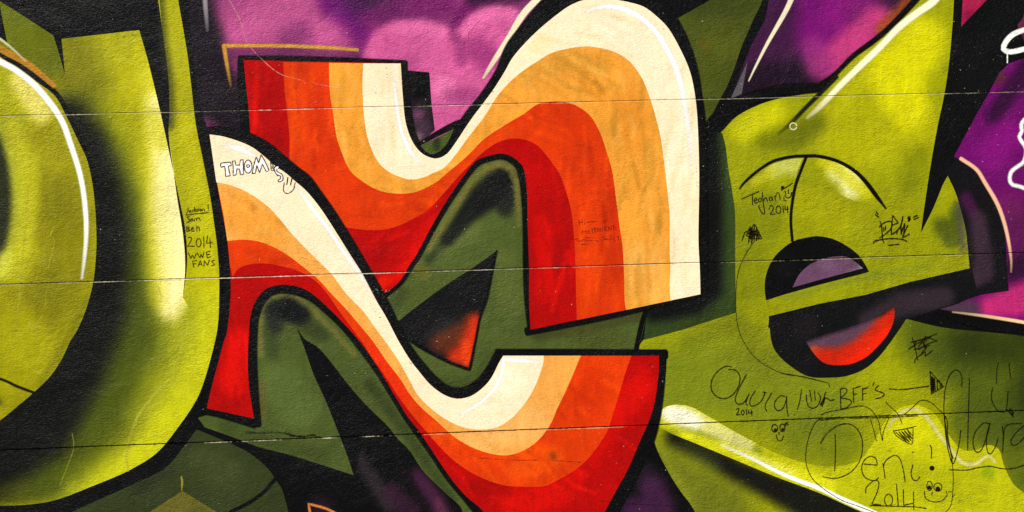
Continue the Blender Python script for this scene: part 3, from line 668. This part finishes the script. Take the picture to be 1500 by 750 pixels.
fill(t, 'stripe', '482,92* 540,93* ' + OUT_A + ' 917,454* 915,440 914,400 912,363 907,327 901,280 897,252 890,227 880,197 867,173 850,158 830,150 807,149 787,153 767,167 740,183 710,203 690,223 675,237 658,251 640,266 620,277 600,283 573,283 550,277 530,265 513,250 502,227 493,200 488,167 483,133', 46, TAN, [
    ((.86, .56, .20), '560,255,4 520,180,6', 18, .5), ((.80, .58, .22), '770,110,6 830,85,6 880,95,6', 20, .55), ((.88, .56, .18), '930,200,10 920,150,8', 26, .5),
    ((.96, .74, .40), '940,380,12 950,430,10', 26, .6), ((.62, .42, .14), '872,120,1 882,134,1', 6, .6), ((.60, .42, .12), '928,240,1 936,275,1', 5, .4)] + STR_A_TAN, grid=5, mat=M_SMOOTH, label='tan stripe')
fill(t, 'stripe', '532,93* ' + OUT_A + ' 982,440* 981,417 982,390 981,367 981,317 978,283 974,248 968,203 960,170 952,143 943,120 933,103 920,88 900,76 877,70 857,68 833,71 807,78 787,90 767,103 747,120 727,143 710,170 687,200 667,227 650,246 633,254 620,260 600,263 583,258 570,252 558,242 548,227 538,200 533,167 531,127', 48, CREAM, [
    ((.96, .86, .62), '780,75,3 800,60,3', 12, .5), ((.94, .88, .74), '985,180,5 995,260,5', 16, .5)] + STR_A_CR, grid=5, mat=M_CREAM, label='cream stripe')
band(t, 'highlight', '574,98,1.5 577,117,2 580,145,2.4 584,175,2.6 590,198,2.8 600,220,3 612,236,2.6 622,243,1.4', 50, WHITE, 4, (.1, .8, 1, 1, 1, .2))
band(t, 'highlight', '858,17,2 877,11,3 900,10,4 920,16,4 940,27,4 960,46,4 973,66,4 987,93,4 997,123,4 1003,155,4 1008,187,4 1012,217,4 1013,262,3', 50, WHITE, 4, (.7, 1, 1, 1, .8, .6, .1))

OUT_B = '307,197* 327,200 350,207 370,216 387,229 403,243 418,253 433,266 445,276 457,289 473,310 493,341 513,373 530,400 550,438 567,467 583,498 600,526 613,543 630,563 650,578 670,584 690,580 707,568 720,553 730,533 737,521*'
t = thing('painted_letter', 'lower striped painted letter, a cream tan orange and red wave ending in a hook', 'painted letter', (640, 640))
band(t, 'outline', '296,193,5 310,194,9 330,196,10 352,202,11 372,210,12 392,222,12 410,236,11 430,253,11 447,266,11 463,286,10 480,310,10 498,338,10 518,370,9.5 535,398,9 555,433,9 571,463,8 587,494,7 604,522,8 617,540,9 633,559,10 651,573,10 670,577,9.5 686,574,9.5 703,563,9 716,548,9 726,532,9 732,513,6', 51, BLACK, 2.4)
band(t, 'outline', '729,518,7 790,518,7 850,518,7 977,519,7', 51.1, BLACK, 2.4)
band(t, 'outline', '968,514,7.5 967,543,8 962,583,10 955,620,11 944,652,12 924,692,12 904,730,12 880,775,12', 51.2, BLACK, 2.4)
band(t, 'outline', '309,194,11 316,233,12 322,263,13 331,317,13 335,350,12 338,400,13 340,440,14 336,483,16 330,505,15 322,535,14 312,570,14 306,600,12', 51.3, BLACK, 2.4)
band(t, 'outline', '296,600,6 330,606,8 376,618,10', 51.4, BLACK, 2.4)
band(t, 'outline', '378,624,5 370,575,9 368,533,9 368,497,9 370,463,10 379,438,11 394,422,12 413,417,13 436,421,12 460,433,10 485,455,9 505,475,8.5 523,497,8 555,540,8 580,580,8 600,612,8 633,658,8 660,698,8 684,727,8 715,765,8', 51.5, BLACK, 2.4)
BOT = ' 965,521* 965,543 960,583 952,613 937,647 920,687 900,723 870,780* 740,790* 707,748 683,727 660,700 633,660 613,630 597,610 577,577 553,537 527,500 500,470 480,450 457,430 437,420 413,417 390,423 375,440 367,463 364,497 363,533 365,567 372,613* 303,598* 310,567 320,530 328,500 333,483 338,433 337,390 333,350 328,317 317,263 312,233'
fill(t, 'stripe', OUT_B + ' 850,521*' + BOT, 53, RED, [
    ((.90, .07, .01), '345,560,12 350,500,8', 20, .7), ((.68, .02, .0), '380,400,6 410,405,5', 12, .4), ((.88, .07, .01), '480,460,3 520,500,3', 9, .6),
    ((.88, .07, .01), '760,740,12 820,720,8 940,560,6', 24, .6), ((.68, .02, .0), '690,720,8 930,640,8 880,700,6', 24, .4)] + STR_B_RED, grid=5, mat=M_SMOOTH, label='red stripe')
fill(t, 'stripe', OUT_B + ' 925,521* 917,543 910,567 900,600 890,630 880,647 863,670 840,690 813,705 797,712 767,713 740,711 713,703 687,690 663,673 640,650 620,627 600,603 583,580 565,552 545,524 530,500 515,480 500,460 477,427 460,410 437,397 413,390 390,386 367,387 350,393 341,405* 337,390* 333,350* 317,263*', 54, (.85, .255, .0), [
    ((.78, .19, .0), '860,600,10 870,560,8', 26, .55), ((.94, .38, .05), '760,690,6 810,670,6 640,630,4', 18, .6), ((.50, .24, .02), '810,668,2', 8, .7), ((.93, .16, .0), '545,515,4 590,580,4', 14, .4)] + STR_B_OR, grid=5, mat=M_SMOOTH, label='orange stripe')
fill(t, 'stripe', OUT_B + ' 851,521* 847,530 842,542 830,570 817,597 807,620 793,640 777,654 757,664 737,667 713,663 687,653 663,638 640,617 617,597 600,577 587,556 567,530 547,501 530,480 507,453 487,432 467,410 443,390 423,375 403,363 380,354 357,351 333,353* 328,317* 317,263*', 55, (.94, .665, .33), [
    ((.93, .63, .24), '350,310,14 400,340,6', 30, .8), ((.98, .74, .45), '700,640,10 780,620,12', 30, .6), ((.72, .46, .16), '370,304,2', 7, .5)] + STR_B_TAN, grid=5, mat=M_SMOOTH, label='tan stripe')
fill(t, 'stripe', OUT_B + ' 796,521* 796,530 790,550 780,573 767,593 750,612 730,625 707,629 683,627 660,618 637,603 613,580 600,557 583,527 565,501 548,478 533,457 507,430 487,403 467,383 447,363 427,342 410,321 393,303 373,288 353,277 333,270 317,267*', 56, CREAM, [
    ((1, .96, .86), '740,560,10', 24, .5), ((.93, .86, .70), '345,250,2 380,262,2', 10, .3)] + STR_B_CR, grid=5, mat=M_CREAM, label='cream stripe')
band(t, 'highlight', '325,213,2.5 345,216,4 367,225,3 380,234,1.5', 57, WHITE, 5, (.2, 1, 1, .2))
band(t, 'highlight', '428,272,1.5 440,282,3 453,299,3 466,316,3 480,334,3 500,364,2.8 527,402,2.6 548,440,2', 57, WHITE, 3.6, (.1, 1, 1, 1, .8, .1))
band(t, 'highlight', '739,527,2.6 760,528,3 790,531,2', 57.2, WHITE, 2.4, (1, 1, .5))
band(t, 'highlight', '738,526,2.5 734,550,2.4 722,572,2.2 702,591,2 675,607,1.2', 57, WHITE, 2.2, (1, 1, .9, .8))

# ================================================================== handwriting
INK = (.13, .08, .03)
NAME = writing('handwriting', 'name in outlined block capitals with a smile, on the cream stripe at upper left', 'handwriting', (315, 225), 11.54, 1.5, (.07, .03, .03), [
    ('letter', '105,160* 265,145* 275,200* 225,215* 240,300* 258,372* 180,388* 175,300 165,215* 100,230* 95,180 105,160'),
    ('letter', '295,130* 340,122* 350,195* 415,195* 430,110* 475,105* 478,200* 485,345* 430,362* 415,260* 370,262* 355,360* 305,370* 310,250* 295,130'),
    ('letter', 'E560,220,65,112|E560,210,26,22'),
    ('letter', '630,340* 655,200 698,55* 738,160* 778,20* 850,140 915,285* 870,310* 800,180* 755,325* 705,200* 685,330* 630,340'),
    ('letter', '940,130* 1000,230* 990,285* 950,285* 940,130|965,220* 985,250* 965,255'),
    ('letter', '1075,255 1080,215 1040,210 1000,250 1020,320 1060,370 1110,380 1100,430 1065,450 1085,480 1140,455 1150,400 1130,350 1080,320 1040,290 1050,260'),
    ('eye', '1235,400 1215,525|1232,400 1212,525'), ('eye', '1305,410 1278,535|1300,420 1276,520'), ('mouth', '1170,490 1158,620 1200,672 1265,662 1330,600 1355,490')])
for q in ('105,160* 265,145* 275,200* 225,215* 240,300* 258,372* 180,388* 175,300* 165,215* 100,230*', '295,130* 340,122* 350,195* 415,195* 430,110* 475,105* 478,200* 485,345* 430,362* 415,260* 370,262* 355,360* 305,370* 310,250*',
          '560,108 600,130 625,220 600,310 560,332 515,310 495,220 515,130', '630,340* 655,200* 698,55* 738,160* 778,20* 850,140* 915,285* 870,310* 800,180* 755,325* 705,200* 685,330*', '1075,255 1080,215 1040,210 1000,250 1020,320 1060,370 1110,380 1100,430 1065,450 1085,480 1140,455 1150,400 1130,350 1080,320 1040,290 1050,260'):
    q = ' '.join(f"{float(a.rstrip('*').split(',')[0]) / 11.54 + 315:.2f},{float(a.rstrip('*').split(',')[1]) / 11.54 + 225:.2f}" + ('*' if a.endswith('*') else '') for a in q.split())
    fill(NAME, 'letter_fill', q, 59, (1, .98, .96), mat=M_SMOOTH, step=3)
g = 'lines of small handwriting on the lime strip'
J = ((260, 295), 7.5, 1.25, INK)
writing('handwriting', 'small underlined name with exclamation mark, top line of writing on the lime strip', 'handwriting', *J, [
    ('letter', '115,70 114,110 95,130'), ('letter', '142,97 126,104 133,121 145,102 152,120'), ('letter', '177,90 160,100 172,116'),
    ('letter', '187,65 186,112|207,84 189,98 210,110'), ('letter', '232,80 216,90 232,98 217,108'), ('letter', 'E252,93,9,11'), ('letter', '272,106 272,82 288,80 300,104'), ('exclamation_mark', '335,35 338,84|339,99 341,102'), ('underline', '90,148 200,136 340,122')], group=g)
writing('handwriting', 'three letter name written just under the underlined one on the lime strip', 'handwriting', *J, [
    ('letter', '135,165 105,175 128,195 122,230 98,226'), ('letter', '165,190 140,205 150,222 168,195 172,216'), ('letter', '185,216 186,190 205,190 207,212* 212,188 236,180 250,212')], group=g)
writing('handwriting', 'three letter name written just above the year on the lime strip', 'handwriting', *J, [
    ('letter', '100,275 101,330|100,275 130,285 105,302* 138,314 103,330'), ('letter', '155,306 180,300 167,284 152,305 162,328 184,322'), ('letter', '210,275 213,326|214,292 233,275 243,326')], group=g)
writing('handwriting', 'year 2014 in thin large figures on the lime strip', 'handwriting', *J, [
    ('digit', '115,400 140,392 155,410 140,445 110,490* 185,492'), ('digit', 'E232,453,27,45'), ('digit', '288,385 290,505'), ('digit', '330,380 318,460* 385,450|355,405 362,508')], group=g)
writing('handwriting', 'capital letters of two words about fans, lowest writing on the lime strip', 'handwriting', *J, [
    ('letter', '118,565* 145,625* 165,585* 182,630* 205,575'), ('letter', '215,565* 247,620* 257,575* 277,620* 290,555'), ('letter', '318,555* 325,620* 367,605|320,555 360,545|322,586 355,579'),
    ('letter', '165,655 180,727|165,655 210,648|172,687 200,681'), ('letter', '225,717* 250,645* 272,710|232,692 264,688'), ('letter', '290,712* 295,650* 330,702* 350,640'), ('letter', '407,645 375,660 407,690 373,706')], group=g)
writing('handwriting', 'faint dark greeting to the city scratched on the orange stripe of the arch', 'handwriting', (835, 310), 13.64, .85, (.50, .10, .01), [
    ('letter', '175,150 185,275|180,215 240,210|240,150 245,265'), ('letter', '290,215 292,260|280,180 285,186'), ('dash', '330,212 400,204 515,195'), ('letter', '660,180* 685,207* 712,165'),
    ('letter', '235,460* 240,365* 275,420* 310,375* 320,445'), ('letter', '345,410 385,395 365,375 345,410 360,440 390,430'), ('letter', '440,330 445,430'), ('letter', '485,320 490,415 530,395 490,365* 525,340 485,320'),
    ('letter', 'E565,365,20,33'), ('letter', '608,330 612,385 640,390 652,325'), ('letter', '695,385 690,300 735,310 695,345* 745,380'), ('letter', '765,380* 765,290* 820,370* 825,280'), ('letter', '890,268 865,275* 870,365* 930,355|868,315 920,313'),
    ('scrawl', '95,560 150,535 135,600|170,600 190,565 205,600 240,570 245,595 270,545 290,590 300,540|310,520 400,510|320,580 440,578'), ('underline', '215,665 240,635|235,655 325,655'),
    ('scrawl', '500,575 580,590|720,485 655,510 740,550 670,560|740,550 830,550|815,480 820,545|850,500 900,510 860,545 900,580 880,600|930,500 960,490 965,570')], alpha=.8)
TG = ((1080, 255), 6.82)
writing('handwriting', 'curly name with year 2014 and tiny face in a hat, near top of the e', 'handwriting', *TG, 1.5, INK, [
    ('letter', '38,250 130,210 215,173|150,212 152,305'), ('letter', '172,270 196,255 182,238 168,265 180,290 202,282'), ('letter', '232,240 212,250 215,278 235,270 241,238'),
    ('letter', '248,180 260,300 272,375 265,400 240,380 215,330 216,305|262,260 285,235 300,272'), ('letter', '340,225 318,240 325,265 345,255 345,225 354,262'), ('letter', '372,215 382,265|378,225 400,185 420,205 428,255'),
    ('digit', '315,350 335,312 360,335 345,375 330,400 378,398'), ('digit', 'E410,355,25,38'), ('digit', '455,320 460,385'), ('digit', '478,315 475,355* 508,348|500,320 503,387'),
    ('hat', 'F452,135,18|438,162 460,148 550,92|440,158 460,140'), ('eye', '476,170 485,207'), ('eye', '508,152 512,195'), ('mouth', '472,215 500,237 530,225 543,180'), ('chin_dot', '462,238 468,246|480,262 488,270|465,262 470,266')])
writing('scribble', 'small dense black scribble like a haystack, left of the half round eye', 'scribble', *TG, 1.5, (.11, .06, .03), [
    ('scribble_line', '45,665* 75,580* 130,555* 165,500* 185,520 245,645* 150,645* 90,610* 130,520* 110,690* 150,530* 140,700* 170,510* 165,660* 190,540* 190,670* 205,560* 210,650* 228,610* 120,600* 200,560* 100,600* 150,560* 125,650* 180,600* 130,560')])
t = thing('pen_line', 'long thin pen line curling from the haystack scribble down below the red crescent', 'pen line', (1078, 420))
letter_pen(t, 'line', '150,70 135,92 95,155 68,230 58,330 60,430 75,510 110,580 160,640 230,685 300,712 380,722 480,748', (1060, 330), 3.26, .95, (.16, .15, .04), 61)
letter_pen(t, 'line', '620,150 740,170 923,210 1020,232* 1030,240 1040,270', (1035, 520), 5.77, 1.0, (.14, .10, .04), 61.2)
writing('handwriting', 'sharp angular underlined tag with a star, right of the half round eye', 'handwriting', (1270, 305), 12.5, 1.9, (.09, .06, .02), [
    ('letter', '235,235 262,320 275,470 290,590 312,635|225,350 260,300 350,250 430,240 455,290 430,380 350,460 280,510 230,545'),
    ('letter', '470,135 455,260 445,380 445,485* 510,440 600,350 640,240 655,150|470,135* 520,200 570,265* 460,310'), ('letter', '600,350 550,420 545,470|655,150 625,300 620,480* 660,360 690,270* 680,400 665,470'),
    ('letter', '745,310 690,430 645,540* 770,480 760,465'), ('mark', '295,350 305,420'), ('mark', '335,325 333,395'), ('underline', '120,640 130,605 280,570 450,555 640,570 725,605'), ('dash', '390,680 585,658'),
    ('star', '740,180 800,208|792,150 750,240|760,155 778,235'), ('mark', '840,165 920,130'), ('mark', '855,205 945,165'), ('mark', '150,115 210,160'), ('mark', '165,65 200,115')])
OL = ((1035, 520), 5.77); BF = ((1150, 530), 6.25); RT = ((1300, 480), 4.69); DN = ((1170, 600), 5.0); CL = ((1320, 600), 5.0)
writing('handwriting', 'large looping name starting with a big O, above the pale head of the swoosh', 'handwriting', *OL, 1.55, INK, [
    ('letter', '210,100 160,95 90,140 45,210 40,290 85,350 150,368 220,335 270,260 280,180 245,130 185,120'), ('letter', '338,160 270,290 242,370 260,412 310,405 350,345'), ('letter', '360,325 332,400 345,425'), ('dot', 'F385,258,4'),
    ('letter', '412,300 370,370 370,425 410,425 460,390 490,325 475,310 505,320'), ('letter', '550,320 500,410 495,450 510,475'), ('letter', '660,350 620,345 575,400 580,450 610,470 650,440 675,370* 675,345* 678,450 690,518')])
writing('handwriting', 'tiny year 2014 tucked under the looping name with the big O', 'handwriting', *OL, 1.55, INK, [
    ('digit', '250,460 272,450 268,478 250,505 284,500'), ('digit', 'E305,485,12,20'), ('digit', '335,460 338,502'), ('digit', '356,465 350,490* 388,485|378,465 381,507')])
writing('drawn_face', 'small round eyed smiling face drawn just under the lowest joint and looping name', 'drawing', *OL, 1.55, INK, [
    ('eye', 'E575,618,25,32|F580,633,14'), ('eye', 'E640,615,22,32|F642,628,13'), ('eyelash', '660,600 690,565|672,575 692,592|655,590 675,570'), ('nose', '612,650 611,672'), ('mouth', '588,675 600,715 630,722 650,685')])
writing('drawn_face', 'slanting stroke and smiling face with a scratched arrow, between the looping name and the capitals', 'drawing', *BF, 1.55, INK, [
    ('stroke', '150,250 135,350 112,435|F80,483,4'), ('mouth', '192,300 205,390 250,425 300,395 325,330 300,285'), ('eye', '225,258 240,355'), ('eye', '268,265 275,350'),
    ('arrow', '372,272* 350,340* 320,395* 352,380* 365,320* 340,410* 330,390* 360,330|360,330 380,330 415,352 450,345')])
writing('handwriting', 'capitals with an apostrophe and an arrow pointing to a hatched triangle', 'handwriting', *BF, 1.55, INK, [
    ('letter', '505,250 510,430|505,250 545,240 565,270 510,330* 590,345 605,375 560,420 510,430'), ('letter', '622,250 628,375|620,245 690,222|625,300 655,292'), ('letter', '708,240 710,352|708,250 758,235|708,295 745,285'),
    ('apostrophe', '815,185 802,215'), ('letter', '855,215 825,255 905,290 880,325 828,335'), ('arrow_line', '10,420 100,424 200,412 285,400', *RT),
    ('arrow_head', '292,300* 300,455* 385,405* 292,300|298,330* 304,445* 306,330* 312,445* 314,340* 318,440* 322,345* 328,435|340,360 342,425|345,370 358,365 362,410|370,380 372,405', *RT)])
writing('scribble', 'cross hatched jumble of capitals on the dark green, right of the red crescent', 'scribble', *RT, 1.55, INK, [
    ('scribble_line', '170,70 190,140 205,220|160,100 250,75 340,40|145,145 210,105 270,70|340,90* 260,60* 230,110|180,150 290,120|270,130* 230,180* 260,165* 260,195* 310,155|200,90 175,130'), ('scribble_line', '185,240 190,215 215,195 250,170|210,130 240,100 260,130|340,90 280,110 210,150|300,60 250,100 260,150')])
writing('handwriting', 'very tall thin name ending at the right edge, beginning with a hooked C', 'handwriting', *CL, 1.55, (.12, .10, .02), [
    ('letter', '510,408 508,330 475,290 430,320 400,400 388,500 388,600 402,700 415,790 450,900', *RT), ('letter', '318,50 325,180 345,300 375,395 400,350 425,240 435,150|322,45 337,90 340,180 360,300 376,395'),
    ('letter', '562,350 558,500 552,700 550,840', *RT), ('letter', '645,100 600,100 545,160 525,230 540,300 570,310 600,270 640,150* 650,95* 625,200 630,300 655,322 690,270 710,210'),
    ('letter', '740,120 748,200 742,315|745,230 760,130 800,105 880,100'), ('letter', '900,115 850,160 805,220 815,260 860,245 910,190'), ('underline', '352,440 480,442 560,425 650,415 740,432 820,430 905,405')])
writing('drawn_face', 'simple face of two lines and a deep U mouth near the right edge', 'drawing', *RT, 1.4, (.09, .07, .02), [
    ('eye', '760,240 750,300 748,380'), ('eye', '835,240 838,290 847,350'), ('mouth', '722,408 712,480 740,550 780,578 815,560 828,435'), ('scribble_line', '820,575* 850,560* 862,602* 818,560* 845,590* 865,615|835,558 862,575 860,600')])
t = writing('handwriting', 'biggest looping name with a huge D and year below, on the lime swoosh', 'handwriting', *DN, 1.55, INK, [
    ('letter', '265,175 268,300 263,450|158,245 210,170 290,115 370,105 430,145 465,230 455,350 400,440 320,490 250,503 178,492'), ('letter', '478,398* 575,407* 565,360 525,342 480,370 460,430 480,490 530,518 565,515 583,498'),
    ('letter', '615,390 622,430 632,505|618,420 640,370 700,335 740,360 765,440 778,528'), ('letter', '85,402 72,470 90,515 120,515 135,492', *CL), ('dot', 'F85,312,5', *CL), ('exclamation_mark', '210,258 222,290 220,355|F225,428,19', *CL),
    ('digit', '490,610 495,570 550,520 585,530 575,600 535,690* 600,698'), ('digit', 'E657,662,30,43'), ('digit', '715,545 728,700'), ('digit', '765,585 768,700* 835,685|840,600 842,735'), ('underline', '522,702 620,705 850,712 935,725|530,700 600,702')])
writing('drawn_face', 'cartoonish grin with two rolling eyes, beside the year on the lime swoosh', 'drawing', *CL, 1.4, INK, [
    ('eye', 'E207,558,20,34|F206,570,15'), ('eye', 'E268,567,30,30|F268,580,18'), ('nose', '228,602 222,625'), ('mouth', '170,598 180,650 235,675 300,665 335,625 330,598')])
writing('pen_line', 'wandering pen bubble drawn round the huge D name at bottom right', 'pen line', *DN, 1.15, INK, [
    ('line', '165,38 200,20 260,8 320,-2 390,-18 460,-28 520,-5 560,40 585,90 600,170 613,230* 620,160 660,60'), ('line', '525,68 545,140 568,228'), ('line', '170,58 130,85 100,130 70,210 52,310 55,400 90,490 150,555 240,620 330,670 430,705 600,770'),
    ('line', '376,395 380,470 380,550 372,660 355,715 325,750|345,602 375,602|378,640 395,615', *CL), ('line', '110,600 170,550 215,505 255,498 300,515 350,560 392,600', *RT), ('line', '-12,505 0,525 60,580 85,620 100,660', *RT)])
writing('scribble', 'hatched pointed triangle scribble under the hump of the lime swoosh', 'scribble', *DN, 1.3, INK, [
    ('outline', '690,150 720,195 810,250 833,235 837,130* 700,155|700,155 780,140 860,120'), ('hatching', '710,165* 790,235* 730,160* 810,240* 750,155* 825,230* 770,150* 830,215* 790,140* 833,190|720,175 760,210')])

# ================================================================== worn joints, groove shade painted as dark lines, cracks, flecks
def worn_and_shade_line(parent, name, pts, w, col, amp, seg=2.5, layer=70, alpha=(.3, 1), gap=.25, jit=.5, label=None):
    P = path(pts, False, seg)[:, :2]; n = len(P)
    a = np.interp(np.arange(n), np.arange(0, n + 8, 8), rng.uniform(0, 1, len(np.arange(0, n + 8, 8))))
    b = rng.uniform(0, 1, n)
    al = np.clip((a * .7 + b * .3 - gap) / (1 - gap), 0, 1) * (alpha[1] - alpha[0]) + alpha[0] * (a > gap * .6)
    P[:, 1] += rng.uniform(-jit, jit, n) * .35
    bm = bmesh.new(); cl = bm.verts.layers.float.new('cover')
    ribbon_into(bm, cl, P, w / 2 * (.6 + .8 * b), .5, tuple(al), False)
    bm.normal_update(); o = finish(bm, name, M_PEN, col, layer, parent)
    if label: o['label'] = label
    return o
def shift(j, dy, x0=-100, x1=1600):
    z = JZ[j]; a, b = to_px([[to_wall([(x0, 0)])[0, 0], z]])[0], to_px([[to_wall([(x1, 0)])[0, 0], z]])[0]
    return f'{a[0]},{a[1] + dy} {b[0]},{b[1] + dy}'
CHIP = (.86, .82, .72)
worn_and_shade_line(wall, 'chipped_edge', shift(0, .5), 1.0, CHIP, 1, alpha=(.04, .5), gap=.3)
worn_and_shade_line(wall, 'chipped_edge', shift(0, .6, 0, 760), 1.3, CHIP, 1, alpha=(.0, .8), gap=.45, layer=71)
worn_and_shade_line(wall, 'chipped_edge', shift(1, .8, -100, 960), 1.0, CHIP, 1, alpha=(.05, .6), gap=.3)
worn_and_shade_line(wall, 'chipped_edge', shift(1, .8, 120, 560), 1.1, (.93, .88, .78), 1, alpha=(.2, .9), gap=.3, layer=71)
worn_and_shade_line(wall, 'chipped_edge', shift(1, 1.2, 960, 1420), 1.1, (.80, .76, .55), 1, alpha=(.0, .75), gap=.3)
worn_and_shade_line(wall, 'chipped_edge', shift(2, .9, 280, 560), 1.4, CHIP, 1, alpha=(.0, .9), gap=.35)
worn_and_shade_line(wall, 'chipped_edge', shift(2, 1.3, 600, 900), 1.1, (.93, .75, .55), 1, alpha=(.1, .7), gap=.25)
worn_and_shade_line(wall, 'crack_and_joint_shade', shift(2, -.2), 1.5, (.04, .04, .03), 1, alpha=(.6, 1), gap=.1, layer=69)  # this and the next two: shade of the grooves painted along the joints
worn_and_shade_line(wall, 'crack_and_joint_shade', shift(1, -.6), 1.0, (.10, .07, .04), 1, alpha=(.2, .7), gap=.3, layer=69)
worn_and_shade_line(wall, 'crack_and_joint_shade', shift(0, -.7), .9, (.12, .09, .06), 1, alpha=(.1, .6), gap=.3, layer=69)
worn_and_shade_line(wall, 'crack_and_joint_shade', '700,671 760,674 800,674 850,677', .9, (.35, .10, .02), 1, alpha=(.1, .8), gap=.3, layer=69)
worn_and_shade_line(wall, 'crack_and_joint_shade', '870,733 930,738 1000,741', .9, (.03, .03, .03), 1, alpha=(.2, .8), gap=.3, layer=69)
worn_and_shade_line(wall, 'hairline_crack', '336,0 352,30 362,62 385,88 410,108 440,117 470,124 500,130', .8, (.93, .75, .66), 1, alpha=(.1, .8), gap=.2, layer=71)
worn_and_shade_line(wall, 'hairline_crack', '903,165 920,200 938,245 950,300', .8, (.55, .35, .08), 1, alpha=(.0, .8), gap=.35, layer=71)
worn_and_shade_line(wall, 'hairline_crack', '90,463 160,466 240,468 320,470', .7, (.2, .22, .08), 1, alpha=(.0, .6), gap=.35, layer=71)
worn_and_shade_line(wall, 'crack_and_joint_shade', '360,633 385,634 405,633 424,636 440,640', 2.2, (.12, .14, .06), 1, alpha=(.2, .9), gap=.3, layer=69)
worn_and_shade_line(wall, 'crack_and_joint_shade', '424,638 445,639 458,637 470,641', 2.4, (.04, .05, .03), 1, alpha=(.4, 1), gap=.1, layer=72)
worn_and_shade_line(wall, 'crack_and_joint_shade', '1200,615 1230,613 1300,611 1345,609', 1.8, (.05, .06, .02), 1, alpha=(.3, .9), gap=.1, layer=69)
# paint flecks, chips and specks scattered over the wall: nobody could count them
bm = bmesh.new(); cl = bm.verts.layers.float.new('cover')
cols = []
def fleck(x, y, r, dark=False):
    k = rng.integers(4, 7); th = np.sort(rng.uniform(0, 2 * math.pi, k)); rr = r * rng.uniform(.5, 1.2, k)
    e = rng.uniform(.5, 1.6)
    q = to_wall(np.column_stack([x + rr * np.cos(th) * e, y + rr * np.sin(th) / e]))
    vs = [bm.verts.new((a[0], 0, a[1])) for a in q]
    for v in vs: v[cl] = rng.uniform(.5, 1)
    bm.faces.new(vs)
for _ in range(450): fleck(rng.uniform(-60, 1560), rng.uniform(-40, 790), .35 + .9 * rng.random() ** 4)
for cx, cy, n, sp in ((600, 450, 40, 60), (1010, 200, 50, 40), (1080, 210, 40, 60), (1430, 120, 80, 50), (480, 120, 30, 60), (140, 350, 40, 60), (280, 640, 20, 40), (800, 670, 20, 60), (560, 430, 30, 10)):
    for _ in range(n): fleck(rng.normal(cx, sp), rng.normal(cy, sp), .35 + .8 * rng.random() ** 3)
bm.normal_update()
o = finish(bm, 'paint_fleck', M_PEN, (.80, .76, .66), 73, None, (0, 0, 0)); o['kind'] = 'stuff'; o['label'] = 'tiny pale chips and flecks scattered over the painted wall'
bm = bmesh.new(); cl = bm.verts.layers.float.new('cover')
for x0, y0, x1, y1, n in ((550, 125, 552, 140, 4), (1356, 128, 1368, 150, 9), (170, 57, 190, 52, 10), (193, 50, 199, 54, 5), (541, 444, 560, 470, 8), (718, 134, 723, 135, 5), (972, 42, 974, 45, 4), (1124, 440, 1126, 450, 5), (566, 96, 567, 120, 5), (440, 380, 441, 382, 2), (1288, 661, 1306, 661, 8), (1198, 655, 1222, 661, 9), (1018, 230, 1022, 290, 9), (600, 530, 606, 541, 7), (588, 500, 603, 520, 9)):
    for _ in range(n):
        u = rng.random(); fleck(x0 + (x1 - x0) * u + rng.uniform(-1, 1), y0 + (y1 - y0) * u + rng.uniform(-1, 1), .5 + .5 * rng.random())
bm.normal_update()
o = finish(bm, 'ink_speck', M_PEN, (.10, .08, .05), 74, None, (0, 0, 0)); o['kind'] = 'stuff'; o['label'] = 'small clusters of dark specks dotted on the stripes and greens'
print('objects', len(bpy.data.objects), 'verts', sum(len(m.vertices) for m in bpy.data.meshes))
